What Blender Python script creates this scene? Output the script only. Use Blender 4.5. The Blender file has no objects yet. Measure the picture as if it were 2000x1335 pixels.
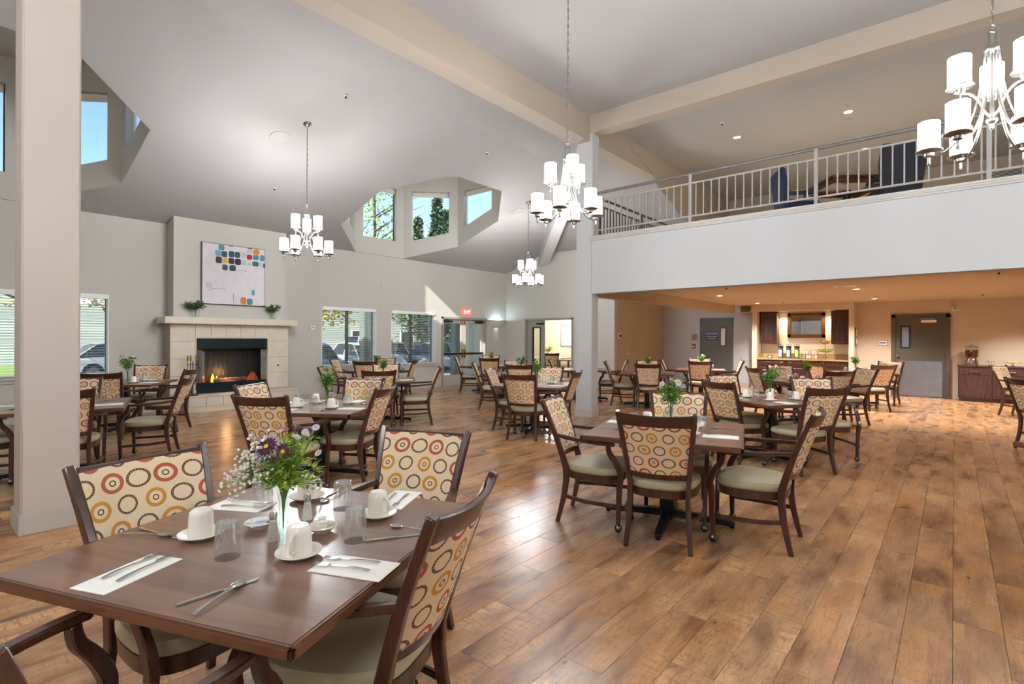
import bpy, bmesh, math, random
from mathutils import Vector, Matrix
R = math.radians
SC = bpy.context.scene
COL = SC.collection
rnd = random.Random(7)

# ------------------------------------------------------------------ camera
cam = bpy.data.cameras.new('camera'); camo = bpy.data.objects.new('camera', cam); COL.objects.link(camo)
cam.sensor_width = 36.0; cam.lens = 36.0*1018/2000; cam.shift_y = -6.5/2000; cam.clip_start = .05; cam.clip_end = 400
YAW = R(40.3)
camo.matrix_world = Matrix.Translation((0, 0, 1.5)) @ Matrix.Rotation(YAW, 4, 'Z') @ Matrix.Rotation(R(90), 4, 'X') @ Matrix.Rotation(R(.25), 4, 'Z')
SC.camera = camo
# ------------------------------------------------------------------ sky, sun, exposure
w = bpy.data.worlds.new('world'); SC.world = w; w.use_nodes = True
nt = w.node_tree; nt.nodes.clear()
sky = nt.nodes.new('ShaderNodeTexSky'); sky.sky_type = 'NISHITA'; sky.sun_disc = False
sky.sun_elevation = R(32); sky.sun_rotation = R(160); sky.air_density = 1.0; sky.dust_density = .6; sky.ozone_density = 3.0
bg = nt.nodes.new('ShaderNodeBackground'); bg.inputs['Strength'].default_value = .26
wo = nt.nodes.new('ShaderNodeOutputWorld')
nt.links.new(sky.outputs[0], bg.inputs[0]); nt.links.new(bg.outputs[0], wo.inputs[0])
sun = bpy.data.lights.new('sun', 'SUN'); sun.energy = 8.0; sun.angle = R(.6); sun.color = (1, .95, .86)
suno = bpy.data.objects.new('sun', sun); COL.objects.link(suno)
suno.rotation_euler = Vector((-1, 2.6, -1.77)).to_track_quat('-Z', 'Y').to_euler()
VS = SC.view_settings; VS.view_transform = 'Standard'; VS.look = 'None'; VS.gamma = 1.0; VS.use_curve_mapping = False; VS.exposure = 0.36

# ------------------------------------------------------------------ materials
def lin(c):
    return tuple(((x/255/12.92) if x/255 <= .04045 else ((x/255+.055)/1.055)**2.4) for x in c) + (1,)
MAT = {}
def mat(name, rgb, rough=.5, metal=0, emit=None, es=1, noise=0, nscale=8, bump=0, bscale=60, coat=0, spec=None):
    m = bpy.data.materials.new(name); m.use_nodes = True; MAT[name] = m
    t = m.node_tree; b = t.nodes['Principled BSDF']
    b.inputs['Base Color'].default_value = lin(rgb); b.inputs['Roughness'].default_value = rough; b.inputs['Metallic'].default_value = metal
    if coat: b.inputs['Coat Weight'].default_value = coat
    if spec is not None: b.inputs['Specular IOR Level'].default_value = spec
    if emit: b.inputs['Emission Color'].default_value = lin(emit); b.inputs['Emission Strength'].default_value = es
    tc = None
    if noise or bump:
        tc = t.nodes.new('ShaderNodeTexCoord')
    if noise:
        n = t.nodes.new('ShaderNodeTexNoise'); n.inputs['Scale'].default_value = nscale; n.inputs['Detail'].default_value = 4
        t.links.new(tc.outputs['Object'], n.inputs['Vector'])
        mx = t.nodes.new('ShaderNodeMix'); mx.data_type = 'RGBA'
        a = lin(tuple(max(0, c*(1-noise)) for c in rgb)); c2 = lin(tuple(min(255, c*(1+noise)) for c in rgb))
        mx.inputs['A'].default_value = a; mx.inputs['B'].default_value = c2
        t.links.new(n.outputs['Fac'], mx.inputs['Factor']); t.links.new(mx.outputs['Result'], b.inputs['Base Color'])
    if bump:
        n2 = t.nodes.new('ShaderNodeTexNoise'); n2.inputs['Scale'].default_value = bscale; n2.inputs['Detail'].default_value = 3
        t.links.new(tc.outputs['Object'], n2.inputs['Vector'])
        bp = t.nodes.new('ShaderNodeBump'); bp.inputs['Strength'].default_value = bump; bp.inputs['Distance'].default_value = .01
        t.links.new(n2.outputs['Fac'], bp.inputs['Height']); t.links.new(bp.outputs['Normal'], b.inputs['Normal'])
    return m
def N(t, typ, **kw):
    n = t.nodes.new(typ)
    for k, v in kw.items(): setattr(n, k, v)
    return n
def M2(t, op, a, b=None, c=None):
    n = t.nodes.new('ShaderNodeMath'); n.operation = op
    for i, x in enumerate((a, b, c)):
        if x is None: continue
        if isinstance(x, (int, float)): n.inputs[i].default_value = x
        else: t.links.new(x, n.inputs[i])
    return n.outputs[0]
def MIX(t, f, a, b, blend='MIX'):
    n = t.nodes.new('ShaderNodeMix'); n.data_type = 'RGBA'; n.blend_type = blend
    for k, x in (('Factor', f), ('A', a), ('B', b)):
        if isinstance(x, (int, float)): n.inputs[k].default_value = x
        elif isinstance(x, tuple): n.inputs[k].default_value = x
        else: t.links.new(x, n.inputs[k])
    return n.outputs['Result']
def glass(name, tint=(1, 1, 1), base=.04, rough=.02, milk=0):
    m = bpy.data.materials.new(name); m.use_nodes = True; MAT[name] = m
    t = m.node_tree; t.nodes.clear()
    o = N(t, 'ShaderNodeOutputMaterial'); tr = N(t, 'ShaderNodeBsdfTransparent'); tr.inputs[0].default_value = (*tint, 1)
    g = N(t, 'ShaderNodeBsdfGlossy'); g.inputs['Roughness'].default_value = rough
    lw = N(t, 'ShaderNodeLayerWeight'); lw.inputs['Blend'].default_value = .25
    f = M2(t, 'ADD', M2(t, 'MULTIPLY', lw.outputs['Facing'], .35), base)
    mx = N(t, 'ShaderNodeMixShader'); t.links.new(f, mx.inputs[0]); t.links.new(tr.outputs[0], mx.inputs[1]); t.links.new(g.outputs[0], mx.inputs[2])
    if milk:
        df = N(t, 'ShaderNodeBsdfDiffuse'); df.inputs[0].default_value = (.9,.9,.9,1); m3 = N(t, 'ShaderNodeMixShader'); m3.inputs[0].default_value = milk; t.links.new(mx.outputs[0], m3.inputs[1]); t.links.new(df.outputs[0], m3.inputs[2]); mx = m3
    t.links.new(mx.outputs[0], o.inputs[0]); return m
def woodmat(name, dark, light, axis='X', scale=1., rough=.35, coat=0.):
    m = bpy.data.materials.new(name); m.use_nodes = True; MAT[name] = m
    t = m.node_tree; b = t.nodes['Principled BSDF']; tc = N(t, 'ShaderNodeTexCoord'); mp = N(t, 'ShaderNodeMapping')
    s = {'X': (1.5, 22, 22), 'Y': (22, 1.5, 22), 'Z': (22, 22, 1.5)}[axis]
    mp.inputs['Scale'].default_value = tuple(x*scale for x in s)
    t.links.new(tc.outputs['Object'], mp.inputs[0])
    n = N(t, 'ShaderNodeTexNoise'); n.inputs['Scale'].default_value = 1.6; n.inputs['Detail'].default_value = 6; n.inputs['Distortion'].default_value = .6
    t.links.new(mp.outputs[0], n.inputs['Vector'])
    r = N(t, 'ShaderNodeValToRGB'); r.color_ramp.elements[0].position = .3; r.color_ramp.elements[1].position = .72
    r.color_ramp.elements[0].color = lin(dark); r.color_ramp.elements[1].color = lin(light)
    t.links.new(n.outputs['Fac'], r.inputs[0]); t.links.new(r.outputs[0], b.inputs['Base Color'])
    b.inputs['Roughness'].default_value = rough; b.inputs['Coat Weight'].default_value = coat; b.inputs['Coat Roughness'].default_value = .15
    return m
PW, PL = .2, 1.22          # floor plank width and length
def plankmat():
    m = bpy.data.materials.new('plank_vinyl'); m.use_nodes = True; MAT['plank'] = m
    t = m.node_tree; b = t.nodes['Principled BSDF']; g = N(t, 'ShaderNodeNewGeometry'); sp = N(t, 'ShaderNodeSeparateXYZ')
    t.links.new(g.outputs['Position'], sp.inputs[0])
    row = M2(t, 'FLOOR', M2(t, 'DIVIDE', sp.outputs[0], PW))
    off = M2(t, 'MULTIPLY', M2(t, 'FRACT', M2(t, 'MULTIPLY', row, .3819)), PL)
    colm = M2(t, 'FLOOR', M2(t, 'DIVIDE', M2(t, 'ADD', sp.outputs[1], off), PL))
    cv = N(t, 'ShaderNodeCombineXYZ'); t.links.new(row, cv.inputs[0]); t.links.new(colm, cv.inputs[1])
    wn = N(t, 'ShaderNodeTexWhiteNoise'); t.links.new(cv.outputs[0], wn.inputs['Vector'])
    # grain: stretched noise, shifted per plank
    sh = N(t, 'ShaderNodeVectorMath'); sh.operation = 'MULTIPLY_ADD'; t.links.new(wn.outputs['Color'], sh.inputs[0]); sh.inputs[1].default_value = (9, 9, 9); t.links.new(g.outputs['Position'], sh.inputs[2])
    def noise(sx, sy, det, dist=0., rough=.5):
        mp = N(t, 'ShaderNodeMapping'); mp.inputs['Scale'].default_value = (sx, sy, 1); t.links.new(sh.outputs[0], mp.inputs[0])
        n = N(t, 'ShaderNodeTexNoise'); n.inputs['Scale'].default_value = 1; n.inputs['Detail'].default_value = det; n.inputs['Distortion'].default_value = dist; n.inputs['Roughness'].default_value = rough
        t.links.new(mp.outputs[0], n.inputs['Vector']); return n
    def ramp(src, p0, p1, c0=(0,0,0,1), c1=(1,1,1,1)):
        r = N(t, 'ShaderNodeValToRGB'); e = r.color_ramp.elements; e[0].position = p0; e[1].position = p1; e[0].color = c0; e[1].color = c1; t.links.new(src, r.inputs[0]); return r.outputs[0]
    n1 = noise(90, 2.6, 5, .5, .6); n2 = noise(6, 1.7, 3, .3); n3 = noise(10, 75, 4); n4 = noise(15, 3.0, 4, 2.2); n5 = noise(3.5, 1.2, 2)
    base = ramp(n2.outputs['Fac'], .3, .7, lin((112, 78, 56)), lin((202, 160, 120)))
    warm = MIX(t, ramp(n5.outputs['Fac'], .5, .75), base, lin((190, 138, 90)))
    grain = M2(t, 'MULTIPLY', ramp(n1.outputs['Fac'], .5, .68), .42); c = MIX(t, grain, warm, lin((88, 60, 42)))
    swirl = M2(t, 'MULTIPLY', M2(t, 'SUBTRACT', ramp(n4.outputs['Fac'], .5, .53), ramp(n4.outputs['Fac'], .53, .57)), .4); c = MIX(t, swirl, c, lin((84, 54, 38)))
    saw = M2(t, 'MULTIPLY', M2(t, 'MULTIPLY', ramp(n3.outputs['Fac'], .5, .64), ramp(n2.outputs['Fac'], .48, .66)), .5); c = MIX(t, saw, c, lin((78, 56, 44)))
    n6 = noise(5.5, 2.4, 4, .6); blot = M2(t, 'MULTIPLY', ramp(n6.outputs['Fac'], .55, .72), .4); c = MIX(t, blot, c, lin((86, 64, 54)))
    mpk = N(t, 'ShaderNodeMapping'); mpk.inputs['Scale'].default_value = (5.2, 2.3, 1); t.links.new(sh.outputs[0], mpk.inputs[0]); vk = N(t, 'ShaderNodeTexVoronoi'); vk.inputs['Scale'].default_value = 1; t.links.new(mpk.outputs[0], vk.inputs['Vector'])
    c = MIX(t, M2(t, 'MULTIPLY', ramp(vk.outputs['Distance'], .04, .075, (1,1,1,1), (0,0,0,1)), .8), c, lin((60, 40, 30)))
    tone = M2(t, 'ADD', M2(t, 'MULTIPLY', wn.outputs['Value'], .38), 1.06)
    hv = N(t, 'ShaderNodeHueSaturation'); hv.inputs['Saturation'].default_value = 1.04; t.links.new(c, hv.inputs['Color']); t.links.new(tone, hv.inputs['Value']); c = hv.outputs[0]
    t.links.new(c, b.inputs['Base Color'])
    rr = M2(t, 'ADD', M2(t, 'MULTIPLY', n1.outputs['Fac'], .12), .2); t.links.new(rr, b.inputs['Roughness'])
    bp = N(t, 'ShaderNodeBump'); bp.inputs['Strength'].default_value = .12; bp.inputs['Distance'].default_value = .003
    t.links.new(n1.outputs['Fac'], bp.inputs['Height']); t.links.new(bp.outputs[0], b.inputs['Normal'])
plankmat()
def fabricmat():
    m = bpy.data.materials.new('ring_fabric'); m.use_nodes = True; MAT['fabric'] = m
    t = m.node_tree; b = t.nodes['Principled BSDF']; tc = N(t, 'ShaderNodeTexCoord'); sp = N(t, 'ShaderNodeSeparateXYZ')
    t.links.new(tc.outputs['Object'], sp.inputs[0])
    v = M2(t, 'DIVIDE', M2(t, 'SUBTRACT', sp.outputs[2], .50), .09); row = M2(t, 'FLOOR', v)
    odd = M2(t, 'MODULO', row, 2)
    u = M2(t, 'ADD', M2(t, 'DIVIDE', sp.outputs[0], .106), M2(t, 'ADD', M2(t, 'MULTIPLY', odd, .42), 10.3)); colm = M2(t, 'FLOOR', u)
    cv = N(t, 'ShaderNodeCombineXYZ'); t.links.new(row, cv.inputs[0]); t.links.new(colm, cv.inputs[1])
    wn = N(t, 'ShaderNodeTexWhiteNoise'); t.links.new(cv.outputs[0], wn.inputs['Vector'])
    ws = N(t, 'ShaderNodeSeparateColor'); t.links.new(wn.outputs['Color'], ws.inputs[0])
    fu = M2(t, 'SUBTRACT', M2(t, 'FRACT', u), .5); fv = M2(t, 'SUBTRACT', M2(t, 'FRACT', v), .5)
    # slight wobble and squash
    q = M2(t, 'ADD', M2(t, 'MULTIPLY', fu, .2), M2(t, 'MULTIPLY', fv, .2))
    sq = M2(t, 'ADD', M2(t, 'MULTIPLY', ws.outputs[0], .3), .9)
    du = M2(t, 'MULTIPLY', M2(t, 'SUBTRACT', fu, M2(t, 'MULTIPLY', M2(t, 'SUBTRACT', ws.outputs[1], .5), .06)), sq)
    dv = M2(t, 'ADD', fv, M2(t, 'MULTIPLY', q, .25))
    d = M2(t, 'SQRT', M2(t, 'ADD', M2(t, 'MULTIPLY', du, du), M2(t, 'MULTIPLY', dv, dv)))
    def ring(lo, hi): return M2(t, 'MULTIPLY', M2(t, 'GREATER_THAN', d, lo), M2(t, 'LESS_THAN', d, hi))
    par = M2(t, 'MODULO', M2(t, 'ADD', colm, row), 2)     # every other motif is the beaded brown ring
    par = M2(t, 'ABSOLUTE', par)
    brown = M2(t, 'MULTIPLY', ring(.325, .42), M2(t, 'SUBTRACT', 1, par))
    ang = M2(t, 'ARCTAN2', dv, du)
    bead = M2(t, 'MULTIPLY', M2(t, 'GREATER_THAN', M2(t, 'SINE', M2(t, 'MULTIPLY', ang, 22)), .35), ring(.352, .392))
    bead = M2(t, 'MULTIPLY', bead, M2(t, 'SUBTRACT', 1, par))
    colr = M2(t, 'MULTIPLY', ring(.285, .44), par)
    inner = M2(t, 'MULTIPLY', ring(.085, .135), par)
    hue = M2(t, 'GREATER_THAN', ws.outputs[2], .5)
    ringc = MIX(t, hue, lin((203, 140, 52)), lin((178, 86, 60)))
    c = MIX(t, colr, lin((226, 205, 172)), ringc)
    c = MIX(t, brown, c, lin((82, 50, 34))); c = MIX(t, bead, c, lin((196, 150, 96))); c = MIX(t, inner, c, lin((70, 44, 36)))
    t.links.new(c, b.inputs['Base Color']); b.inputs['Roughness'].default_value = .75
    n = N(t, 'ShaderNodeTexNoise'); n.inputs['Scale'].default_value = 420; t.links.new(tc.outputs['Object'], n.inputs['Vector'])
    bp = N(t, 'ShaderNodeBump'); bp.inputs['Strength'].default_value = .12; bp.inputs['Distance'].default_value = .002
    t.links.new(n.outputs['Fac'], bp.inputs['Height']); t.links.new(bp.outputs[0], b.inputs['Normal'])
fabricmat()
mat('wall', (194, 190, 182), .7, bump=.05, bscale=220); mat('wall_white', (190, 190, 190), .7, bump=.04, bscale=220)
mat('ceil', (163, 159, 158), .8, bump=.05, bscale=260); mat('beam', (172, 158, 143), .7)
mat('col', (196, 184, 174), .7, bump=.06, bscale=160); mat('tanwall', (190, 174, 146), .7, bump=.04, bscale=220)
mat('beige', (208, 192, 170), .7, bump=.04, bscale=220); mat('greywall', (196, 196, 198), .7); mat('warmceil', (196, 176, 152), .8)
mat('cream', (236, 226, 205), .7); mat('trimgrey', (190, 184, 174), .45); mat('ledge', (188, 184, 178), .45); mat('railgrey', (160, 154, 150), .4); mat('railtop', (112, 108, 107), .4)
mat('white', (236, 235, 232), .45); mat('slat', (232, 232, 230), .5); mat('bronze', (66, 68, 64), .4); mat('doorframe', (150, 146, 138), .45)
woodmat('chairwood', (52, 28, 19), (86, 50, 34), 'Z', 1., .28, .35); woodmat('tablewood', (112, 82, 67), (140, 107, 89), 'X', .5, .3, .25)
mat('tableedge', (104, 66, 44), .28, noise=.12, nscale=20, coat=.3)
mat('vinyl', (182, 172, 142), .42, noise=.03, nscale=4, bump=.04, bscale=300); mat('black', (18, 19, 22), .3); mat('iron', (26, 28, 32), .35, .3)
mat('castermetal', (96, 92, 88), .25, 1); mat('chrome', (205, 204, 202), .16, 1); mat('nickel', (150, 147, 142), .28, 1); mat('steel', (150, 154, 164), .32, 1, noise=.08, nscale=6); mat('brass', (196, 160, 84), .22, 1)
mat('china', (238, 232, 220), .22, coat=.3); mat('linen', (240, 238, 232), .8); mat('silver', (206, 204, 200), .2, 1)
glass('pane', (.93, .97, .96), .03); glass('tumbler', (.985, .99, .99), .1, .02, .035); glass('flute', (.97, .98, .98), .3, .04, .1); glass('vaseglass', (.92, .97, .95), .06); glass('smoke', (.35, .42, .42), .06); glass('doorglass', (.5,.58,.56), .1, .05, .16); glass('tea', (.55, .28, .08), .05)
glass('saltglass', (.95, .95, .93), .14, .05, .22)
mat('salt', (238, 236, 230), .8); mat('pepper', (150, 138, 122), .8); mat('paper', (238, 236, 230), .7); mat('packet', (214, 226, 238), .6)
mat('limestone', (216, 204, 186), .45, noise=.05, nscale=5, bump=.03, bscale=40); mat('grout', (178, 166, 150), .8)
mat('firebox', (20, 22, 24), .5, noise=.3, nscale=10); mat('firemetal', (28, 44, 50), .28, .4); mat('log', (98, 76, 58), .9, noise=.4, nscale=18, bump=.6, bscale=30); mat('ember', (90, 30, 16), .8, emit=(255, 90, 30), es=2.2)
mat('flame', (255, 170, 60), .5, emit=(255, 150, 50), es=5); mat('fireglow', (120, 56, 30), .8, emit=(255, 110, 40), es=.12, noise=.3, nscale=8)
mat('doordark', (92, 88, 76), .5); mat('doorgrey', (94, 95, 92), .5); mat('signblue', (40, 60, 104), .5); mat('signwhite', (236, 236, 236), .5); mat('signtext', (70, 66, 62), .6)
mat('red', (170, 34, 34), .5); mat('exit', (255, 120, 110), .5, emit=(255, 70, 60), es=1.3); mat('exitletters', (150, 20, 20), .5, emit=(255, 235, 225), es=2.0)
woodmat('cabwood', (46, 24, 18), (86, 48, 34), 'Z', 1., .32, .2); woodmat('sidewood', (58, 36, 30), (92, 62, 50), 'Z', 1.4, .4)
mat('granite', (168, 142, 106), .25, noise=.45, nscale=90); mat('mirror', (225, 228, 230), .02, 1); mat('frame_bronze', (116, 76, 46), .3, .5)
mat('shade', (255, 252, 244), .4, emit=(243, 248, 252), es=68); mat('downlight', (255, 240, 215), .5, emit=(255, 224, 180), es=25); mat('annexshade', (255, 248, 235), .4, emit=(255, 240, 214), es=5); mat('sconce', (222, 219, 212), .5)
mat('speaker', (166, 162, 159), .7); mat('navy', (34, 46, 72), .85, noise=.15, nscale=120); mat('charcoal', (40, 42, 50), .85, noise=.15, nscale=120); woodmat('loftwood', (50, 26, 16), (110, 64, 36), 'X', 1., .4)
mat('leaf', (98, 146, 58), .55, noise=.3, nscale=30); mat('leafdark', (66, 88, 52), .55, noise=.3, nscale=30); mat('leaflight', (172, 194, 82), .55, noise=.2, nscale=30); mat('stem', (86, 128, 52), .5)
mat('petal_purple', (84, 24, 56), .6); mat('petal_lavender', (196, 184, 218), .6); mat('petal_white', (240, 236, 224), .6); mat('petal_pink', (196, 130, 150), .6); mat('petal_yellow', (232, 190, 50), .6); mat('petal_red', (150, 50, 46), .6); mat('petal_peach', (232, 190, 140), .6)
mat('canvas', (214, 208, 212), .8, noise=.05, nscale=9, bump=.15, bscale=50)
mat('asphalt', (150, 150, 150), .9, noise=.06, nscale=3); mat('grass', (136, 160, 84), .9, noise=.25, nscale=8); mat('walk', (210, 206, 198), .9); mat('siding', (186, 186, 184), .7); mat('roofing', (120, 112, 108), .9)
mat('car_navy', (44, 62, 92), .25, coat=.6); mat('car_white', (232, 234, 236), .25, coat=.6); mat('car_blue', (96, 128, 166), .25, coat=.6); mat('car_grey', (130, 138, 146), .25, coat=.6); mat('carglass', (40, 50, 60), .08); mat('tyre', (30, 30, 32), .8)
mat('foliage_yellow', (206, 178, 74), .7, noise=.25, nscale=2); mat('foliage_green', (142, 160, 82), .7, noise=.3, nscale=2); mat('foliage_conifer', (66, 88, 66), .7, noise=.3, nscale=3); mat('foliage_rust', (186, 110, 70), .7, noise=.25, nscale=2); mat('bark', (86, 72, 60), .9)
mat('porch', (128, 138, 132), .6); mat('orange', (226, 142, 42), .5); mat('apple', (176, 182, 62), .4); mat('shadeblind', (222, 218, 206), .8); mat('pastry', (206, 160, 96), .7); mat('label_green', (196, 214, 120), .6); mat('label_blue', (160, 190, 200), .6)

# ------------------------------------------------------------------ mesh helpers
class MB:
    def __init__(s): s.v = []; s.f = []; s.m = []; s.cur = 0
    def face(s, idx): s.f.append(tuple(idx)); s.m.append(s.cur)
    def quad(s, *p):
        b = len(s.v); s.v += [tuple(x) for x in p]; s.face(range(b, b+len(p))); return s
    def box(s, x0, y0, z0, x1, y1, z1):
        b = len(s.v); s.v += [(x0,y0,z0),(x1,y0,z0),(x1,y1,z0),(x0,y1,z0),(x0,y0,z1),(x1,y0,z1),(x1,y1,z1),(x0,y1,z1)]
        for q in ((0,3,2,1),(4,5,6,7),(0,1,5,4),(1,2,6,5),(2,3,7,6),(3,0,4,7)): s.face([b+i for i in q])
        return s
    def cbox(s, c, d, rz=0):
        n = len(s.v); s.box(-d[0]/2,-d[1]/2,-d[2]/2, d[0]/2,d[1]/2,d[2]/2)
        ca, sa = math.cos(rz), math.sin(rz)
        for i in range(n, len(s.v)):
            x,y,z = s.v[i]; s.v[i] = (c[0]+x*ca-y*sa, c[1]+x*sa+y*ca, c[2]+z)
        return s
    def rings(s, rs, caps=True, closed=True):
        b = len(s.v); n = len(rs[0])
        for r in rs: s.v += [tuple(p) for p in r]
        for i in range(len(rs)-1):
            for j in range(n if closed else n-1):
                k = (j+1) % n; s.face((b+i*n+j, b+i*n+k, b+(i+1)*n+k, b+(i+1)*n+j))
        if caps: s.face([b+j for j in reversed(range(n))]); s.face([b+(len(rs)-1)*n+j for j in range(n)])
        return s
    def tube(s, path, r, n=8, caps=True):
        P = [Vector(p) for p in path]; rs = []; ref = None
        for i, p in enumerate(P):
            t = (P[min(i+1, len(P)-1)]-P[max(i-1, 0)]).normalized()
            if ref is None: ref = Vector((0,0,1)) if abs(t.z) < .9 else Vector((1,0,0))
            a = t.cross(ref).normalized(); bb = t.cross(a).normalized(); ref = a.cross(t) if abs(a.cross(t).length) > .1 else ref
            rr = r[i] if isinstance(r, (list, tuple)) else r
            rs.append([p+a*rr*math.cos(2*math.pi*j/n)+bb*rr*math.sin(2*math.pi*j/n) for j in range(n)])
        return s.rings(rs, caps)
    def bar(s, path, wd, ht, side=(1,0,0)):
        P = [Vector(p) for p in path]; rs = []
        for i, p in enumerate(P):
            t = (P[min(i+1, len(P)-1)]-P[max(i-1, 0)]).normalized(); sd = Vector(side); sd = (sd-t*sd.dot(t)).normalized(); nn = t.cross(sd)
            a = (wd[i] if isinstance(wd, (list, tuple)) else wd)/2; b2 = (ht[i] if isinstance(ht, (list, tuple)) else ht)/2
            rs.append([p+sd*a+nn*b2, p-sd*a+nn*b2, p-sd*a-nn*b2, p+sd*a-nn*b2])
        return s.rings(rs)
    def lathe(s, prof, n=20, c=(0,0,0), cap=True, sx=1, sy=1):
        rs = [[(c[0]+sx*r*math.cos(2*math.pi*j/n), c[1]+sy*r*math.sin(2*math.pi*j/n), c[2]+z) for j in range(n)] for r, z in prof]
        return s.rings(rs, cap)
    def prism(s, poly, f0, f1):
        return s.rings([[f0(p) for p in poly], [f1(p) for p in poly]])
    def sphere(s, c, r, n=8, m=6, sz=1):
        return s.lathe([(r*math.sin(math.pi*(i+.02)/(m+.04)), -r*sz*math.cos(math.pi*(i+.02)/(m+.04))) for i in range(m+1)], n, c)
    def torus(s, c, R_, r, n=10, k=5, ax='z', sy=1):
        rs = []
        for i in range(n+1):
            a = 2*math.pi*i/n; ring = []
            for j in range(k):
                b = 2*math.pi*j/k; x = (R_+r*math.cos(b))*math.cos(a); y = (R_+r*math.cos(b))*math.sin(a)*sy; z = r*math.sin(b)
                p = {'z': (x,y,z), 'y': (x,z,y), 'x': (z,x,y)}[ax]; ring.append((c[0]+p[0], c[1]+p[1], c[2]+p[2]))
            rs.append(ring)
        return s.rings(rs, False)
    def mesh(s, name, mats, smooth=False, bevel=0, seg=2):
        me = bpy.data.meshes.new(name); me.from_pydata(s.v, [], s.f)
        for m in (mats if isinstance(mats, (list, tuple)) else [mats]): me.materials.append(MAT[m])
        for p, i in zip(me.polygons, s.m): p.material_index = i
        bm = bmesh.new(); bm.from_mesh(me)
        bmesh.ops.recalc_face_normals(bm, faces=bm.faces)
        if bevel:
            bmesh.ops.bevel(bm, geom=[e for e in bm.edges if e.is_manifold and e.calc_face_angle(0) > .6], offset=bevel, segments=seg, affect='EDGES', clamp_overlap=True)
        bm.to_mesh(me); bm.free()
        if smooth:
            me.shade_smooth(); me.set_sharp_from_angle(angle=R(38))
        return me
def link(name, data, parent=None, loc=None, rot=None):
    o = bpy.data.objects.new(name, data); COL.objects.link(o)
    if parent: o.parent = parent
    if loc is not None: o.location = loc
    if rot is not None: o.rotation_euler = rot
    return o
def obj(name, mb, mats, parent=None, smooth=False, bevel=0, seg=2, label=None, cat=None, group=None, kind=None, loc=None, rot=None):
    o = link(name, mb.mesh(name, mats, smooth, bevel, seg) if isinstance(mb, MB) else mb, parent, loc, rot)
    return tag(o, label, cat, group, kind)
def tag(o, label=None, cat=None, group=None, kind=None):
    if label: o['label'] = label
    if cat: o['category'] = cat
    if group: o['group'] = group
    if kind: o['kind'] = kind
    return o
def empty(name, loc=(0,0,0), rz=0, **k):
    o = link(name, None, None, loc, (0,0,rz)); o.empty_display_size = .1; return tag(o, **k)
def struct(name, mb, m, parent=None, **k): return obj(name, mb, m, parent, kind='structure', **k)
def copy_tree(o, parent=None):
    c = o.copy(); COL.objects.link(c); c.parent = parent
    for ch in o.children: copy_tree(ch, c)
    return c
def inst(proto, used, loc, rz, label, group):
    o = copy_tree(proto) if used.get(proto.name) else proto
    used[proto.name] = True
    o.location = loc; o.rotation_euler = (0, 0, rz); o['label'] = label; o['group'] = group
    return o
USED = {}
def text(body, size, m, parent=None, loc=(0,0,0), rot=(0,0,0), ext=.002, name='lettering'):
    cu = bpy.data.curves.new('t', 'FONT'); cu.body = body; cu.size = size; cu.align_x = 'CENTER'; cu.align_y = 'CENTER'; cu.extrude = ext; cu.resolution_u = 2
    o = bpy.data.objects.new('t', cu); COL.objects.link(o); dg = bpy.context.evaluated_depsgraph_get()
    me = bpy.data.meshes.new_from_object(o.evaluated_get(dg)); bpy.data.objects.remove(o); me.materials.clear(); me.materials.append(MAT[m])
    return link(name, me, parent, loc, rot)
def smoothpath(P, k=6):
    P = [Vector(p) for p in P]; out = []
    for i in range(len(P)-1):
        a, b, c, d = P[max(i-1,0)], P[i], P[i+1], P[min(i+2,len(P)-1)]
        for j in range(k):
            t = j/k; out.append(.5*((2*b)+(c-a)*t+(2*a-5*b+4*c-d)*t*t+(3*b-a-3*c+d)*t**3))
    return out+[P[-1]]

# ------------------------------------------------------------------ room shell
XL, YF, YB, YW, XC, ZC, ZR = -12.2, 14.05, 17.6, 8.53, -5.3, 2.56, 5.76
XR, Y0 = 6.0, -5.0
def cells(u0, u1, z0, z1, holes):
    us = sorted({u0, u1, *[max(u0,min(u1,h[i])) for h in holes for i in (0,1)]}); out = []
    for a, b in zip(us, us[1:]):
        m = (a+b)/2; blocks = sorted((h[2], h[3]) for h in holes if h[0] < m < h[1]); z = z0
        for c, d in blocks:
            if c > z: out.append((a, b, z, c))
            z = d
        if z < z1: out.append((a, b, z, z1))
    return out
def wall(name, axis, c, t, u0, u1, z0, z1, m, holes=()):
    b = MB()
    for (a, d, e, f) in cells(u0, u1, z0, z1, holes):
        if axis == 'X': b.box(min(c,c+t), a, e, max(c,c+t), d, f)
        else: b.box(a, min(c,c+t), e, d, max(c,c+t), f)
    return struct(name, b, m)
WIN = [(.3, 2.59, .80, 2.30), (6.94, 8.57, .78, 2.30), (9.07, 10.72, .74, 2.29)]
DOOR = (10.98, 13.02, 0, 2.18)
wall('wall_left', 'X', XL, -.25, Y0, YF+.15, -.05, 3.8, 'wall', WIN+[DOOR])
wall('wall_far', 'Y', YF, .15, XL, -7.85, -.05, 4.7, 'wall', [(-11.32, -9.33, -.05, 2.19)])
wall('wall_tan', 'X', -7.85, -.15, YF+.15, YB, -.05, 3.2, 'tanwall')
wall('wall_back', 'Y', YB, .2, -7.85, -4.74, -.05, 3.2, 'greywall'); wall('wall_kitchen', 'Y', YB, .2, -4.74, XR, -.05, 3.2, 'beige')
wall('wall_right', 'X', XR, .2, Y0, YB, -.05, 6, 'wall'); wall('wall_rear', 'Y', Y0, -.2, XL, XR, -.05, 6, 'wall')
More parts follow.
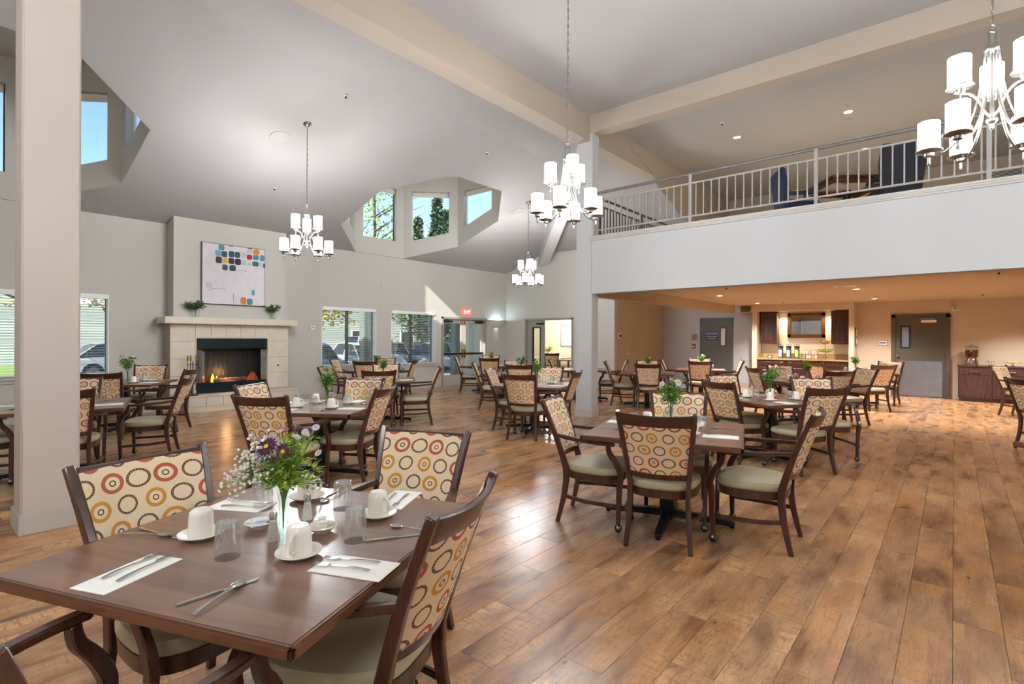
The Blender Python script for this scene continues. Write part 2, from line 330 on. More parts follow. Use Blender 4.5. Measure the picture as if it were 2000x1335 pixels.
# floor: slab with planks
fl = struct('floor', MB().box(XL-3, Y0, -.06, XR, YB+.6, -.0045), 'bark')
def proj(x, y, z):
    d = -math.sin(YAW)*x+math.cos(YAW)*y; l = math.cos(YAW)*x+math.sin(YAW)*y
    return d, (1000+1018*l/d, 661-1018*(z-1.5)/d) if d > .3 else None
plank = MB(); g = .0004; bv = .0009
plank.rings([[(-PW/2+g,-PL/2+g,-.004),(PW/2-g,-PL/2+g,-.004),(PW/2-g,PL/2-g,-.004),(-PW/2+g,PL/2-g,-.004)],
             [(-PW/2+g+bv,-PL/2+g+bv,0),(PW/2-g-bv,-PL/2+g+bv,0),(PW/2-g-bv,PL/2-g-bv,0),(-PW/2+g+bv,PL/2-g-bv,0)]])
pme = plank.mesh('plank', 'plank'); cand = []; rest = MB()
for r in range(math.floor(XL/PW), math.ceil(XR/PW)):
    off = ((r*.3819) % 1)*PL
    for c in range(math.floor((Y0+off)/PL), math.ceil((YB+.6+off)/PL)):
        cx, cy = (r+.5)*PW, (c+.5)*PL-off
        y0, y1 = max(Y0, cy-PL/2), min(YB+.6, cy+PL/2)
        if y1-y0 < .02: continue
        d, p = proj(cx, cy, 0); vis = p is not None and -60 < p[0] < 2060 and p[1] < 1420 and y1-y0 > PL-.01 and cx > XL+.1
        cand.append((d if vis else 1e6, cx, cy, y0, y1))
cand.sort()
for i, (d, cx, cy, y0, y1) in enumerate(cand):
    if i < 300: link('plank', pme, fl, (cx, cy, 0))
    else: rest.quad((cx-PW/2+g,y0+g,-.0003),(cx+PW/2-g,y0+g,-.0003),(cx+PW/2-g,y1-g,-.0003),(cx-PW/2+g,y1-g,-.0003))
obj('far_planks', rest, 'plank', fl, kind='stuff')
# ceilings
SL = .333
def zl(x): return 3.8+SL*(x+12.2)
def zfar(y): return 4.35+SL*(YF-y)
OH, OS = 1.9, .79
DORM = [(-10.28, 8.68), (-10.28, .62)]
def octo(c): return [(c[0]+a*OH if abs(a) == 1 else c[0]+a*OS/OS*OS, 0) for a in ()] or [
    (c[0]-OH, c[1]-OS), (c[0]-OS, c[1]-OH), (c[0]+OS, c[1]-OH), (c[0]+OH, c[1]-OS), (c[0]+OH, c[1]+OS), (c[0]+OS, c[1]+OH), (c[0]-OS, c[1]+OH), (c[0]-OH, c[1]+OS)]
def planar(name, outer, holes, zf, m):
    bm = bmesh.new(); edges = []
    for loop in [outer]+holes:
        vs = [bm.verts.new((x, y, 0)) for x, y in loop]
        edges += [bm.edges.new((vs[i], vs[(i+1) % len(vs)])) for i in range(len(vs))]
    bmesh.ops.triangle_fill(bm, use_beauty=True, use_dissolve=False, edges=edges)
    def inside(pt, L):
        r = False
        for i in range(len(L)):
            (x1,y1),(x2,y2) = L[i], L[i-1]
            if (y1 > pt[1]) != (y2 > pt[1]) and pt[0] < (x2-x1)*(pt[1]-y1)/(y2-y1)+x1: r = not r
        return r
    kill = [f for f in bm.faces if any(inside(f.calc_center_median()[:2], h) for h in holes) or not inside(f.calc_center_median()[:2], outer)]
    bmesh.ops.delete(bm, geom=kill, context='FACES')
    for v in bm.verts: v.co.z = zf(v.co.x, v.co.y)
    me = bpy.data.meshes.new(name); bm.to_mesh(me); bm.free(); me.materials.append(MAT[m])
    return obj(name, me, m, kind='structure')
XK, YK = -7.0, 10.5
planar('ceiling', [(XL-.05,Y0),(XL-.05,YF+.05),(-10.55,YF+.05),(-10.55,YF),(XK,YK),(XK,Y0)], [octo(c) for c in DORM], lambda x, y: zl(x), 'ceil')
def zu(x): return zl(XK)+(ZR-zl(XK))*(x-XK)/(-5.65-XK)
planar('ceiling', [(XK,Y0),(XK,YK),(-5.65,9.15),(-5.65,Y0)], [], lambda x, y: zu(x), 'ceil')
planar('ceiling', [(-10.55,YF),(-10.55,YF+.1),(XC,YF+.1),(XC,YK),(XK,YK)], [], lambda x, y: zfar(y), 'ceil')
planar('ceiling', [(XK,YK),(XC,YK),(XC,9.15),(-5.65,9.15)], [], lambda x, y: zfar(YK)+(ZR-zfar(YK))*(YK-y)/(YK-9.15), 'ceil')
struct('ceiling', MB().box(-5.66, Y0, ZR, XR, 8.7, ZR+.1), 'ceil'); struct('ceiling', MB().box(XC-.1, 8.7, ZR, XR, YB, ZR+.1), 'ceil')
struct('ceiling', MB().box(-7.85, YF+.1, 3.1, XC, YB, 3.2), 'greywall')
# dormer light wells
def dormer(k, c, n0):
    O = octo(c); ZT = 6.2; w_ = MB(); nwin = 0
    root = struct('wall_dormer_%d' % k, MB().prism(O, lambda p: (p[0],p[1],ZT), lambda p: (p[0],p[1],ZT+.05)), 'wall')
    for i in range(8):
        a, b = Vector((*O[i],0)), Vector((*O[(i+1) % 8],0)); L = (b-a).length; u = (b-a)/L; nrm = Vector((u.y, -u.x, 0))   # outward for ccw order
        if nrm.dot(((a+b)/2-Vector((c[0],c[1],0)))) < 0: nrm = -nrm
        def P(s, z, o=0): q = a+u*s+nrm*o; return (q.x, q.y, z)
        za, zb = zl(a.x), zl(b.x)
        def zs(s): return za+(zb-za)*s/L
        haswin = nrm.x < .3
        if not haswin:
            w_.quad(P(0,za), P(L,zb), P(L,ZT), P(0,ZT)); continue
        s0, s1, hz, tz = .24, L-.24, .46, 5.76
        w_.quad(P(0,za), P(L,zb), P(s1,zs(s1)+hz), P(s0,zs(s0)+hz)); w_.quad(P(0,ZT), P(L,ZT), P(s1,tz), P(s0,tz))
        w_.quad(P(0,za), P(s0,zs(s0)+hz), P(s0,tz), P(0,ZT)); w_.quad(P(L,zb), P(s1,zs(s1)+hz), P(s1,tz), P(L,ZT))
        D = .14
        for (p, q) in (((s0,zs(s0)+hz),(s1,zs(s1)+hz)), ((s1,zs(s1)+hz),(s1,tz)), ((s1,tz),(s0,tz)), ((s0,tz),(s0,zs(s0)+hz))):
            w_.quad(P(*p), P(*q), P(*q, D), P(*p, D))
        wr = empty('window_%d' % (n0+nwin), P(L/2, zs(L/2)+hz, D), kind='structure'); nwin += 1
        o = Vector(wr.location)
        def Q(s, z, off): return tuple(Vector(P(s, z, off))-o)
        f = MB(); fw = .04
        zb0, zb1 = zs(s0)+hz, zs(s1)+hz
        for (A, B) in (((s0,zb0),(s1,zb1)), ((s1,zb1),(s1,tz)), ((s1,tz),(s0,tz)), ((s0,tz),(s0,zb0))):
            f.bar([Q(*A, D-.01), Q(*B, D-.01)], fw, .04, tuple(nrm))
        obj('window_frame', f, 'white' if nrm.x > -.9 else 'bronze', wr)
        obj('pane', MB().quad(Q(s0,zb0,D), Q(s1,zb1,D), Q(s1,tz,D), Q(s0,tz,D)), 'pane', wr)
        if (k == 2 and nrm.y < -.5) or (k == 1 and nrm.y < -.5 and nrm.x < -.3): obj('added_sun_blind', MB().quad(Q(s0,zb0,D-.04), Q(s1,zb1,D-.04), Q(s1,tz,D-.04), Q(s0,tz,D-.04)), 'shadeblind', wr)  # blind added only to keep stray sun patches off the left wall
        obj('roller_shade', MB().bar([Q(s0+.02,tz-.08,D-.05), Q(s1-.02,tz-.08,D-.05)], .05, .13, tuple(nrm)), 'shadeblind', wr, bevel=.01)
    obj('light_well', w_, 'wall', root)
    return nwin
n = dormer(1, DORM[0], 4); dormer(2, DORM[1], 4+n)
# beams and columns
struct('trim_1', MB().box(-5.65, Y0, 5.27, -5.31, 11.3, ZR+.05), 'beam')
struct('trim_2', MB().box(-5.31, YW, 5.42, XR, 8.8, ZR+.02), 'beam')
hb = MB(); a = Vector((-5.5, 9.0, 0)); b_ = Vector((-10.55, 14.05, 0)); dr = (b_-a).normalized(); sd = Vector((dr.y,-dr.x,0))
rs = []
for t in (0, 1.9, (b_-a).length):
    p = a+dr*t; zt = min(ZR, zfar(p.y)) if p.y > YK else ZR-(ZR-zfar(YK))*(p.y-9.15)/(YK-9.15)
    zt = min(zt, ZR)
    rs.append([p+sd*.16+Vector((0,0,zt+.03)), p-sd*.16+Vector((0,0,zt+.03)), p-sd*.16+Vector((0,0,zt-.42)), p+sd*.16+Vector((0,0,zt-.42))])
struct('trim_3', hb.rings(rs), 'wall_white')
for i, (x0, y0, x1, y1, zt, m) in enumerate(((-5.69, .6, -5.34, .95, 5.9, 'col'), (-5.61, YW, -5.25, 8.77, 5.42, 'wall_white'))):
    cobj = struct('column', MB().box(x0, y0, -.01, x1, y1, zt), m, bevel=.012)
    struct('baseboard_column_%d' % (i+1), MB().box(x0-.016, y0-.016, 0, x1+.016, y1+.016, .155), 'trimgrey', bevel=.006)
# upper wall closing the loft on its left side
up = MB(); Yp = [9.15, YK, YF, YF, 16.5, 16.5]; Zp = [ZR-.01, zfar(YK), zfar(YF), 3.3, 3.3, ZR]
poly = list(zip(Yp, Zp))+[(9.15, ZR)]
struct('wall_loft_side', up.prism(poly, lambda p: (XC-.08, p[0], p[1]), lambda p: (XC+.01, p[0], p[1])), 'beam')
wall('wall_loft_back', 'Y', 16.5, .1, XC-.1, XR, 3.2, ZR, 'beam')
# loft front wall, slab, ledge, header
struct('wall_loft_front', MB().box(-5.25, YW, 2.36, XR, 8.77, 3.38), 'wall_white')
struct('ceiling', MB().box(XC-.02, 8.77, ZC, XR, YB, ZC+.04), 'warmceil'); struct('floor_loft', MB().box(XC-.02, 8.77, ZC+.05, XR, YB, 3.3), 'tanwall')
struct('trim_4', MB().box(XC-.12, 8.77, 2.32, XC+.06, 17.0, 3.3), 'tanwall')
ld = MB(); ld.box(-5.29, 8.46, 3.41, XR, 8.83, 3.44).box(-5.27, 8.475, 3.385, XR, 8.81, 3.41).box(-5.26, 8.495, 3.36, XR, 8.79, 3.385)
struct('trim_5', ld, 'ledge')
# baseboards
for nm, b in (('baseboard_left', [(XL, Y0, 3.5), (XL, 6.0, 10.9), (XL, 13.1, YF)]),):
    m = MB()
    for x, y0, y1 in b: m.box(x, y0, 0, x+.02, y1, .12)
    struct(nm, m, 'trimgrey')
struct('baseboard_far', MB().box(XL, YF-.02, 0, -11.4, YF, .12).box(-9.25, YF-.02, 0, -7.85, YF, .12), 'trimgrey')
struct('baseboard_tan', MB().box(-7.85, YF, 0, -7.83, YB, .12), 'trimgrey')
struct('baseboard_back', MB().box(-7.85, YB-.02, 0, -6.62, YB, .12).box(-5.43, YB-.02, 0, -4.74, YB, .12).box(-2.1, YB-.02, 0, -1.37, YB, .12).box(0, YB-.02, 0, XR, YB, .12), 'trimgrey')

# ------------------------------------------------------------------ railings of the loft
def railing(axis, fixed, posts, u0, u1, label, m='railgrey', hm='railtop'):
    root = empty('guard_railing', (fixed if axis == 'Y' else posts[0], posts[0] if axis == 'Y' else fixed, 3.44), label=label, cat='railing', group='loft railings')
    o = root.location
    def P(u, z): return ((fixed-o.x if axis == 'Y' else u-o.x), (u-o.y if axis == 'Y' else fixed-o.y), z-3.44)
    obj('handrail', MB().tube([P(u0,4.285), P(u1,4.285)], .026, 10), hm, root, True)
    obj('top_rail', MB().bar([P(u0,4.13), P(u1,4.13)], .026, .03, (0,0,1)), m, root)
    obj('bottom_rail', MB().bar([P(u0,3.575), P(u1,3.575)], .026, .03, (0,0,1)), m, root)
    pm = MB().box(-.024,-.024,0,.024,.024,.84).mesh('post', m); bm_ = MB().box(-.009,-.009,.13,.009,.009,.69).mesh('baluster', m)
    for i, u in enumerate(posts): link('post', pm, root, P(u, 3.44))
    step = .127; u = u0+step
    while u < u1-.03:
        if all(abs(u-p) > .05 for p in posts): link('baluster', bm_, root, P(u, 3.44))
        u += step
    return root
railing('X', 8.65, [-5.21, -3.4, -1.54, .32, 2.18], -5.21, 2.3, 'grey metal railing with balusters along the front of the loft')
railing('Y', -5.36, [8.95, 10.8, 12.65], 8.9, 13.4, 'metal railing along the loft left side, coloured dark for its backlit look', 'bronze', 'bronze')  # same railing design; the dark colour stands in for backlighting

# ------------------------------------------------------------------ windows and blinds on the left wall
def window(i, y0, y1, z0, z1, label):
    root = empty('window_%d' % (i+1), (XL-.12, (y0+y1)/2, z0), kind='structure'); h = z1-z0; hw = (y1-y0)/2
    fr = MB()
    for a, b in (((-hw,0),(hw,0)), ((hw,0),(hw,h)), ((hw,h),(-hw,h)), ((-hw,h),(-hw,0))): fr.bar([(-.05,*a),(-.05,*b)], .05, .05, (1,0,0))
    obj('window_frame', fr, 'bronze', root); obj('mullion', MB().box(-.08,-.035,0,-.02,.035,h), 'bronze', root)
    for s in (-1, 1): obj('pane', MB().box(-.056, min(s*.035,s*hw), .02, -.05, max(s*.035,s*hw), h-.02), 'pane', root)
    sl = MB().box(.0,-hw-.06,-.05,.17,hw+.06,0); sl.box(.12,-hw-.03,-.11,.14,hw+.03,-.05); obj('window_sill', sl, 'ledge', root, bevel=.006)
    j = MB().box(-.03,-hw-.0,0,.12,-hw+.015,h).box(-.03,hw-.015,0,.12,hw,h).box(-.03,-hw,h-.015,.12,hw,h); obj('jamb', j, 'white', root)
    bl = empty('venetian_blind', (XL-.06, (y0+y1)/2, z0), label=label, cat='blind', group='venetian blinds on the fireplace wall')
    obj('headrail', MB().box(.0,-hw+.02,h-.085,.085,hw-.02,h-.005), 'white', bl, bevel=.008)
    sm = MB(); z = .05; 
    while z < h-.1:
        sm.rings([[(-.024,-hw+.04,z-.003),(.024,-hw+.04,z+.002),(.024,-hw+.04,z+.0045),(-.024,-hw+.04,z-.0005)], [(-.024,hw-.04,z-.003),(.024,hw-.04,z+.002),(.024,hw-.04,z+.0045),(-.024,hw-.04,z-.0005)]]); z += .05
    obj('slats', sm, 'slat', bl, kind='stuff')
    cd = MB()
    for y in (-hw*.72, 0, hw*.72): cd.tube([(.026,y,.02),(.026,y,h-.08)], .0016, 4)
    obj('ladder_cords', cd, 'white', bl, kind='stuff'); obj('bottom_rail', MB().box(-.024,-hw+.04,.008,.026,hw-.04,.03), 'white', bl)
LBL = ['white slatted blind in the wide window behind the near column', 'white slatted blind in the window right of the fireplace', 'white slatted blind in the window beside the glass doors']
for i, wv in enumerate(WIN): window(i, *wv, LBL[i])

# ------------------------------------------------------------------ doors
def dbl_door():
    y0, y1, _, zt = DOOR; root = empty('door_1', (XL, (y0+y1)/2, 0), kind='structure'); hw = (y1-y0)/2
    f = MB().box(-.2,-hw,0,.03,-hw+.07,zt).box(-.2,hw-.07,0,.03,hw,zt).box(-.2,-hw,zt-.07,.03,hw,zt); obj('door_frame', f, 'doorframe', root, bevel=.006)
    for s in (-1, 1):
        a, b = (-hw+.07, -.004) if s < 0 else (.004, hw-.07); x0, x1 = -.12, -.07; st = .11
        l = MB().box(x0,a,.01,x1,a+st,zt-.075).box(x0,b-st,.01,x1,b,zt-.075).box(x0,a+st,zt-.2,x1,b-st,zt-.075).box(x0,a+st,.01,x1,b-st,.33).box(x0,a+st,.96,x1,b-st,1.04)
        leaf = obj('door_leaf', l, 'trimgrey', root, bevel=.004)
        for (c, d) in ((.33,.96),(1.04,zt-.2)): obj('pane', MB().box(-.098,a+st,c,-.092,b-st,d), 'pane', leaf)
        obj('panic_bar', MB().box(-.07,a+.05,.98,-.01,b-.05,1.035), 'iron', leaf, bevel=.008)
        obj('closer', MB().box(-.07,(a+.06 if s<0 else b-.42),zt-.17,-.0,(a+.42 if s<0 else b-.06),zt-.11).bar([(-.02,(a+.3 if s<0 else b-.3),zt-.12),(.02,(a+.12 if s<0 else b-.12),zt-.09)], .02,.01,(0,0,1)), 'iron', leaf)
        yy = b-.05 if s < 0 else a+.05
        obj('pull_handle', MB().box(-.07,yy-.03,.86,-.062,yy+.03,1.16).tube(smoothpath([(-.06,yy,.9),(-.01,yy,.93),(-.01,yy,1.09),(-.06,yy,1.12)]), .012, 8), 'brass', leaf, True)
        for z in (.12, zt-.17): obj('hinge_plate', MB().box(-.07,yy-.035,z-.06,-.055,yy+.035,z+.06), 'brass', leaf, bevel=.006)
dbl_door()
# exit sign
ex = empty('exit_sign', (XL+.01, 12.04, 2.25), label='lit red exit sign above the glass double doors', cat='sign')
obj('housing', MB().box(0,-.17,0,.05,.17,.2), 'exit', ex, bevel=.006); text('EXIT', .15, 'exitletters', ex, (.054,0,.1), (R(90),0,R(90)))
# doorway in the far wall
d3 = empty('door_2', (-10.325, YF, 0), kind='structure')
obj('door_frame', MB().box(-.995,-.03,0,-.93,.16,2.19).box(.93,-.03,0,.995,.16,2.19).box(-.995,-.03,2.12,.995,.16,2.19), 'doorframe', d3, bevel=.005)
lf = obj('door_leaf', MB().box(-.925,.03,.01,-.70,.075,2.115).box(-.34,.03,.01,-.195,.075,2.115).box(-.7,.03,.01,-.34,.075,.35).box(-.7,.03,1.9,-.34,.075,2.115), 'doorframe', d3, bevel=.004)
obj('glazing_frame', MB().box(-.7,.02,.35,-.66,.085,1.9).box(-.38,.02,.35,-.34,.085,1.9).box(-.66,.02,.35,-.38,.085,.39).box(-.66,.02,1.86,-.38,.085,1.9), 'black', lf)
obj('pane', MB().box(-.66,.05,.39,-.38,.056,1.86), 'pane', lf); obj('closer', MB().box(-.5,-.02,1.98,-.2,.03,2.04), 'iron', lf)
lf2 = obj('door_leaf', MB().box(.885,.08,.01,.93,.9,2.115), 'doorframe', d3, bevel=.004); obj('lever_handle', MB().tube([(.885,.82,1.0),(.84,.82,1.0),(.84,.7,1.0)], .01, 8), 'nickel', lf2, True)
# room beyond the doorway
wall('wall_annex', 'Y', 17.2, .1, -14.5, -8, -.05, 2.8, 'cream'); struct('ceiling', MB().box(-14.5, YF+.15, 2.7, -8, 17.2, 2.8), 'cream'); wall('wall_annex_side', 'X', -14.5, -.1, YF, 17.3, -.05, 2.8, 'cream'); wall('wall_annex_front', 'Y', YF+.15, -.1, -14.5, XL-.1, -.05, 2.8, 'cream')
# kitchen door
kd = empty('door_3', (-.69, YB, 0), kind='structure')
obj('door_frame', MB().box(-.62,-.05,0,-.52,.02,2.2).box(.52,-.05,0,.62,.02,2.2).box(-.62,-.05,2.1,.62,.02,2.2), 'doordark', kd, bevel=.006)
kl = obj('door_leaf', MB().box(-.52,-.02,.005,.52,.0,2.1), 'doordark', kd)
obj('vision_frame', MB().box(-.42,-.035,1.29,-.385,-.02,1.89).box(-.235,-.035,1.29,-.2,-.02,1.89).box(-.385,-.035,1.29,-.235,-.02,1.325).box(-.385,-.035,1.855,-.235,-.02,1.89), 'black', kl)
obj('vision_pane', MB().box(-.385,-.024,1.325,-.235,-.021,1.855), 'steel', kl)
kp = obj('kick_plate', MB().box(-.47,-.026,.02,.46,-.02,.95), 'steel', kl)
for i in range(6): obj('screw', MB().sphere((-.44+.175*i,-.027,.925), .008, 6, 4), 'chrome', kp)
obj('door_knob', MB().sphere((-.47,-.07,1.08), .03, 10, 6).tube([(-.47,-.02,1.08),(-.47,-.06,1.08)], .016, 8), 'chrome', kl, True)
obj('deadbolt', MB().tube([(-.47,-.02,1.42),(-.47,-.035,1.42)], .014, 8), 'chrome', kl)
cl = obj('door_closer', MB().box(.02,-.1,1.97,.34,-.02,2.04), 'white', kl, bevel=.006); obj('closer_arm', MB().bar([(.3,-.06,2.07),(-.02,-.05,2.075)], .02,.012,(0,1,0)), 'chrome', cl)
# caution door
cd_ = empty('door_4', (-6.02, YB, 0), kind='structure')
obj('door_frame', MB().box(-.54,-.04,0,-.48,.02,2.21).box(.48,-.04,0,.54,.02,2.21).box(-.54,-.04,2.14,.54,.02,2.21), 'doorgrey', cd_, bevel=.005)
cf = obj('door_leaf', MB().box(-.48,-.02,.005,.48,.0,2.14), 'doorgrey', cd_)
obj('vision_frame', MB().box(.12,-.034,1.28,.15,-.02,1.9).box(.29,-.034,1.28,.32,-.02,1.9).box(.15,-.034,1.28,.29,-.02,1.31).box(.15,-.034,1.87,.29,-.02,1.9), 'black', cf); obj('vision_pane', MB().box(.15,-.024,1.31,.29,-.021,1.87), 'paper', cf)
obj('door_knob', MB().sphere((.4,-.07,1.05), .032, 10, 6).tube([(.4,-.02,1.05),(.4,-.06,1.05)], .016, 8), 'chrome', cf, True)
for z in (.3, 1.8): obj('hinge', MB().box(-.49,-.03,z,-.465,-.02,z+.12), 'nickel', cf)
cs = empty('caution_sign', (-6.17, YB-.02, 1.62), label='blue caution sign with white lettering on the grey door', cat='sign')
obj('plate', MB().box(-.22,-.006,-.14,.22,0,.14), 'signblue', cs, bevel=.003)
for tx, sz, z in (('CAUTION!', .085, .075), ('DOOR SWINGS', .052, -.02), ('OUTWARD', .052, -.085)): text(tx, sz, 'signwhite', cs, (0,-.008,z), (R(90),0,0))
for (nm, x, z, w_, h_, lb) in (('door_plate_sign', -1.5, 1.43, .22, .14, 'small white plate sign left of the kitchen door'), ('door_plate_sign', -5.3, 1.43, .2, .11, 'small white plate sign right of the caution door')):
    s = empty(nm, (x, YB, z), label=lb, cat='sign', group='door plate signs'); obj('plate', MB().box(-w_/2,-.012,-h_/2,w_/2,0,h_/2), 'signtext', s); obj('face', MB().box(-w_/2+.01,-.015,-h_/2+.01,w_/2-.01,-.01,h_/2-.01), 'signwhite', s); obj('lettering', MB().box(-w_*.36,-.0165,-.014,w_*.36,-.015,.012), 'signtext', s)
s = empty('notice_card', (-6.75, YB, 1.57), label='small printed notice card left of the caution door', cat='notice'); obj('card', MB().box(-.11,-.008,-.11,.11,0,.11), 'speaker', s)
for i in range(4): obj('text_line', MB().box(-.085,-.0095,.07-.045*i,.085-.02*(i%2),-.008,.085-.045*i), 'signtext', s)
s = empty('fire_alarm_pull', (-6.77, YB, 1.275), label='red fire alarm pull station by the caution door', cat='alarm'); obj('body', MB().box(-.06,-.05,-.08,.06,0,.08), 'red', s, bevel=.008); obj('pull_bar', MB().box(-.04,-.062,-.03,.04,-.05,.0), 'white', s)
s = empty('alarm_strobe', (.02, YB, 2.325), label='white strobe box on the wall above the kitchen door', cat='alarm'); obj('housing', MB().box(-.065,-.05,-.065,.065,0,.065), 'white', s, bevel=.01); obj('lens', MB().box(-.04,-.06,-.04,.04,-.05,.04), 'speaker', s)
s = empty('thermostat', (XL, 6.69, 1.75), label='white thermostat between the fireplace and the window', cat='thermostat'); obj('housing', MB().box(0,-.06,-.045,.03,.06,.045), 'white', s, bevel=.006); obj('display', MB().box(.03,-.035,-.005,.032,.035,.025), 'speaker', s)
s = empty('wall_dial', (-7.83, 14.35, 1.6), label='round white dial on the end of the tan wall', cat='thermostat'); obj('plate', MB().box(-.02,-.09,-.09,.01,.09,.09), 'white', s, bevel=.01); obj('dial', MB().tube([(.01,0,0),(.03,0,0)], .055, 14), 'bronze', s)
s = empty('light_switch', (-7.85, 15.0, 1.1), label='switch plate on the tan wall above the chairs', cat='switch'); obj('plate', MB().box(0,-.05,-.08,.012,.05,.08), 'white', s, bevel=.004); obj('toggle', MB().box(.012,-.025,-.05,.02,.025,.05), 'black', s)
s = empty('motion_sensor', (XL, 8.76, 2.97), label='small round sensor on the wall above the windows', cat='sensor'); obj('dome', MB().sphere((.01,0,0), .035, 10, 6), 'white', s, True); obj('base_ring', MB().tube([(0,0,0),(.01,0,0)], .045, 12), 'trimgrey', s)
# wall sconce
s = empty('wall_sconce', (XL, 13.52, 1.86), label='white half bowl wall sconce glowing in the far corner', cat='lamp')
rs = []
for i in range(7):
    f = i/6; rr = .1+.3*math.sin(f*math.pi/2); rs.append([(max(0,rr*.75*math.sin(math.pi*j/14)), -rr*math.cos(math.pi*j/14), f*.27) for j in range(15)])
obj('bowl', MB().rings(rs, False, False), 'sconce', s, True); obj('band', MB().tube([(.3*math.sin(math.pi*j/14)+.004, -.403*math.cos(math.pi*j/14), .25) for j in range(15)], .01, 6), 'nickel', s, True)
L = bpy.data.lights.new('sconce_bulb', 'POINT'); L.energy = 6; L.color = (.6, .92, 1); L.shadow_soft_size = .04; lo = link('sconce_bulb', L, s, (.1,0,.24))

# ------------------------------------------------------------------ fireplace
XB = -11.85
struct('wall_chimney_breast', MB().rings([[(XL,3.55,1.9),(XB,3.55,1.9),(XB,5.84,1.9),(XL,5.84,1.9)], [(XL,3.55,zl(XL)+.02),(XB,3.55,zl(XB)+.02),(XB,5.84,zl(XB)+.02),(XL,5.84,zl(XL)+.02)]]), 'wall')
fp = empty('fireplace', (XB, 4.69, 0), label='limestone fireplace with black firebox and raised hearth', cat='fireplace')
oy0, oy1, oz0, oz1 = -.73, .72, .36, 1.48
core = MB()
for (a, b, c, d) in cells(-1.2, 1.2, .3, 1.77, [(oy0, oy1, .3, oz1)]): core.box(-.35, a, c, .0, b, d)
obj('surround_core', core, 'grout', fp)
# limestone tiles
def tile(y0, y1, z0, z1): obj('tile', MB().box(0, y0+.0025, z0+.0025, .016, y1-.0025, z1-.0025), 'limestone', fp, bevel=.002, seg=1)
for k in range(4): tile(-1.2, oy0-.02, .36+.353*k, .36+.353*(k+1)); tile(oy1+.02, 1.2, .36+.353*k, .36+.353*(k+1))
for k in range(5): tile(oy0-.02+.298*k, oy0-.02+.298*(k+1), oz1+.02, 1.772)
obj('opening_trim', MB().box(0,oy0-.02,.36,.024,oy0,oz1+.02).box(0,oy1,.36,.024,oy1+.02,oz1+.02).box(0,oy0,oz1,.024,oy1,oz1+.02), 'limestone', fp)
obj('mantel_shelf', MB().box(-.35,-1.34,1.77,.2,1.33,1.905), 'limestone', fp, bevel=.01)
h = obj('hearth', MB().box(-.35,-.98,.0,.34,1.27,.06).box(-.35,-.98,.06,.345,1.27,.1).box(-.35,-.97,.1,.335,1.26,.3), 'limestone', fp)
obj('hearth_slab', MB().box(-.35,-1.0,.3,.36,1.29,.335), 'limestone', fp, bevel=.006)
for k in range(7): obj('hearth_tile', MB().box(.335,-.97+.3185*k+.003,.105,.348,-.97+.3185*(k+1)-.003,.297), 'limestone', fp, bevel=.002, seg=1)
fb = MB().box(-.35,oy0,.34,-.33,oy1,oz1).box(-.33,oy0,.34,0,oy0+.02,oz1).box(-.33,oy1-.02,.34,0,oy1,oz1).box(-.33,oy0,oz1-.02,0,oy1,oz1).box(-.33,oy0,.34,0,oy1,.37); obj('firebox', fb, 'firebox', fp)
obj('hood_panel', MB().box(-.01,oy0+.02,1.26,.02,oy1-.02,oz1), 'firemetal', fp, bevel=.006); obj('base_panel', MB().box(-.01,oy0,.34,.022,oy1,.56), 'firemetal', fp, bevel=.006)
obj('side_strip', MB().box(-.01,oy0,.56,.018,oy0+.05,1.26), 'firemetal', fp)
for s_, y in ((-1, oy0+.06), (1, oy1-.1)):
    dd = obj('folding_glass_door', MB().bar([(.02,y-.05,.9),(.11,y+.02,.9)], .006, .64, (-.6,.8,0)).bar([(.11,y+.02,.9),(.02,y+.09,.9)], .006, .64, (.6,.8,0)), 'doorglass', fp)
    obj('brass_trim', MB().bar([(.02,y-.05,1.225),(.11,y+.02,1.225),(.02,y+.09,1.225)], .03,.016,(0,0,1)).bar([(.02,y-.05,.575),(.11,y+.02,.575),(.02,y+.09,.575)], .03,.016,(0,0,1)), 'brass', dd)
for k in range(11): obj('mesh_curtain_fold', MB().tube(smoothpath([(-.04,oy0+.25+.1*k,1.25),(-.05,oy0+.25+.1*k+rnd.uniform(-.02,.02),.95),(-.045,oy0+.25+.1*k+rnd.uniform(-.04,.04),.6)],3), .004, 4), 'iron', fp)
gr = obj('log_grate', MB().bar([(-.1,-.4,.44),(-.1,.3,.44)],.02,.02).bar([(-.22,-.4,.44),(-.22,.3,.44)],.02,.02), 'iron', fp)
for (x, ya, yb, z, r_) in ((-.1,-.38,.28,.5,.05),(-.2,-.42,.3,.51,.055),(-.15,-.36,.1,.59,.045),(-.13,-.05,.32,.6,.04)):
    obj('log', MB().tube([(x,ya,z),(x+.02,(ya+yb)/2,z+rnd.uniform(-.01,.03)),(x-.01,yb,z)], [r_,r_*1.1,r_*.9], 9), 'log', fp, True)
obj('embers', MB().rings([[(-.02,-.45,.4),(-.3,-.45,.4),(-.3,.35,.4),(-.02,.35,.4)],[(-.06,-.38,.45),(-.26,-.38,.45),(-.26,.28,.45),(-.06,.28,.45)]]), 'ember', fp, kind='stuff')
for y, hgt, r_ in ((-.36,.2,.04),(-.28,.14,.03),(-.1,.1,.035),(.03,.09,.03),(.14,.08,.03)):
    obj('flame', MB().lathe([(r_*.5,0),(r_,hgt*.25),(r_*.7,hgt*.55),(r_*.25,hgt*.85),(.002,hgt)], 8, (-.15,y,.54)), 'flame', fp, True)
obj('fire_reflection_glow', MB().lathe([(.12,0),(.13,.12),(.1,.22),(.05,.3),(.01,.33)], 10, (-.24,.5,.4)), 'fireglow', fp, True)  # glowing cone stands in for the fire's orange reflection
obj('gas_key', MB().tube([(.016,.96,.87),(.03,.96,.87)], .022, 10), 'brass', fp)
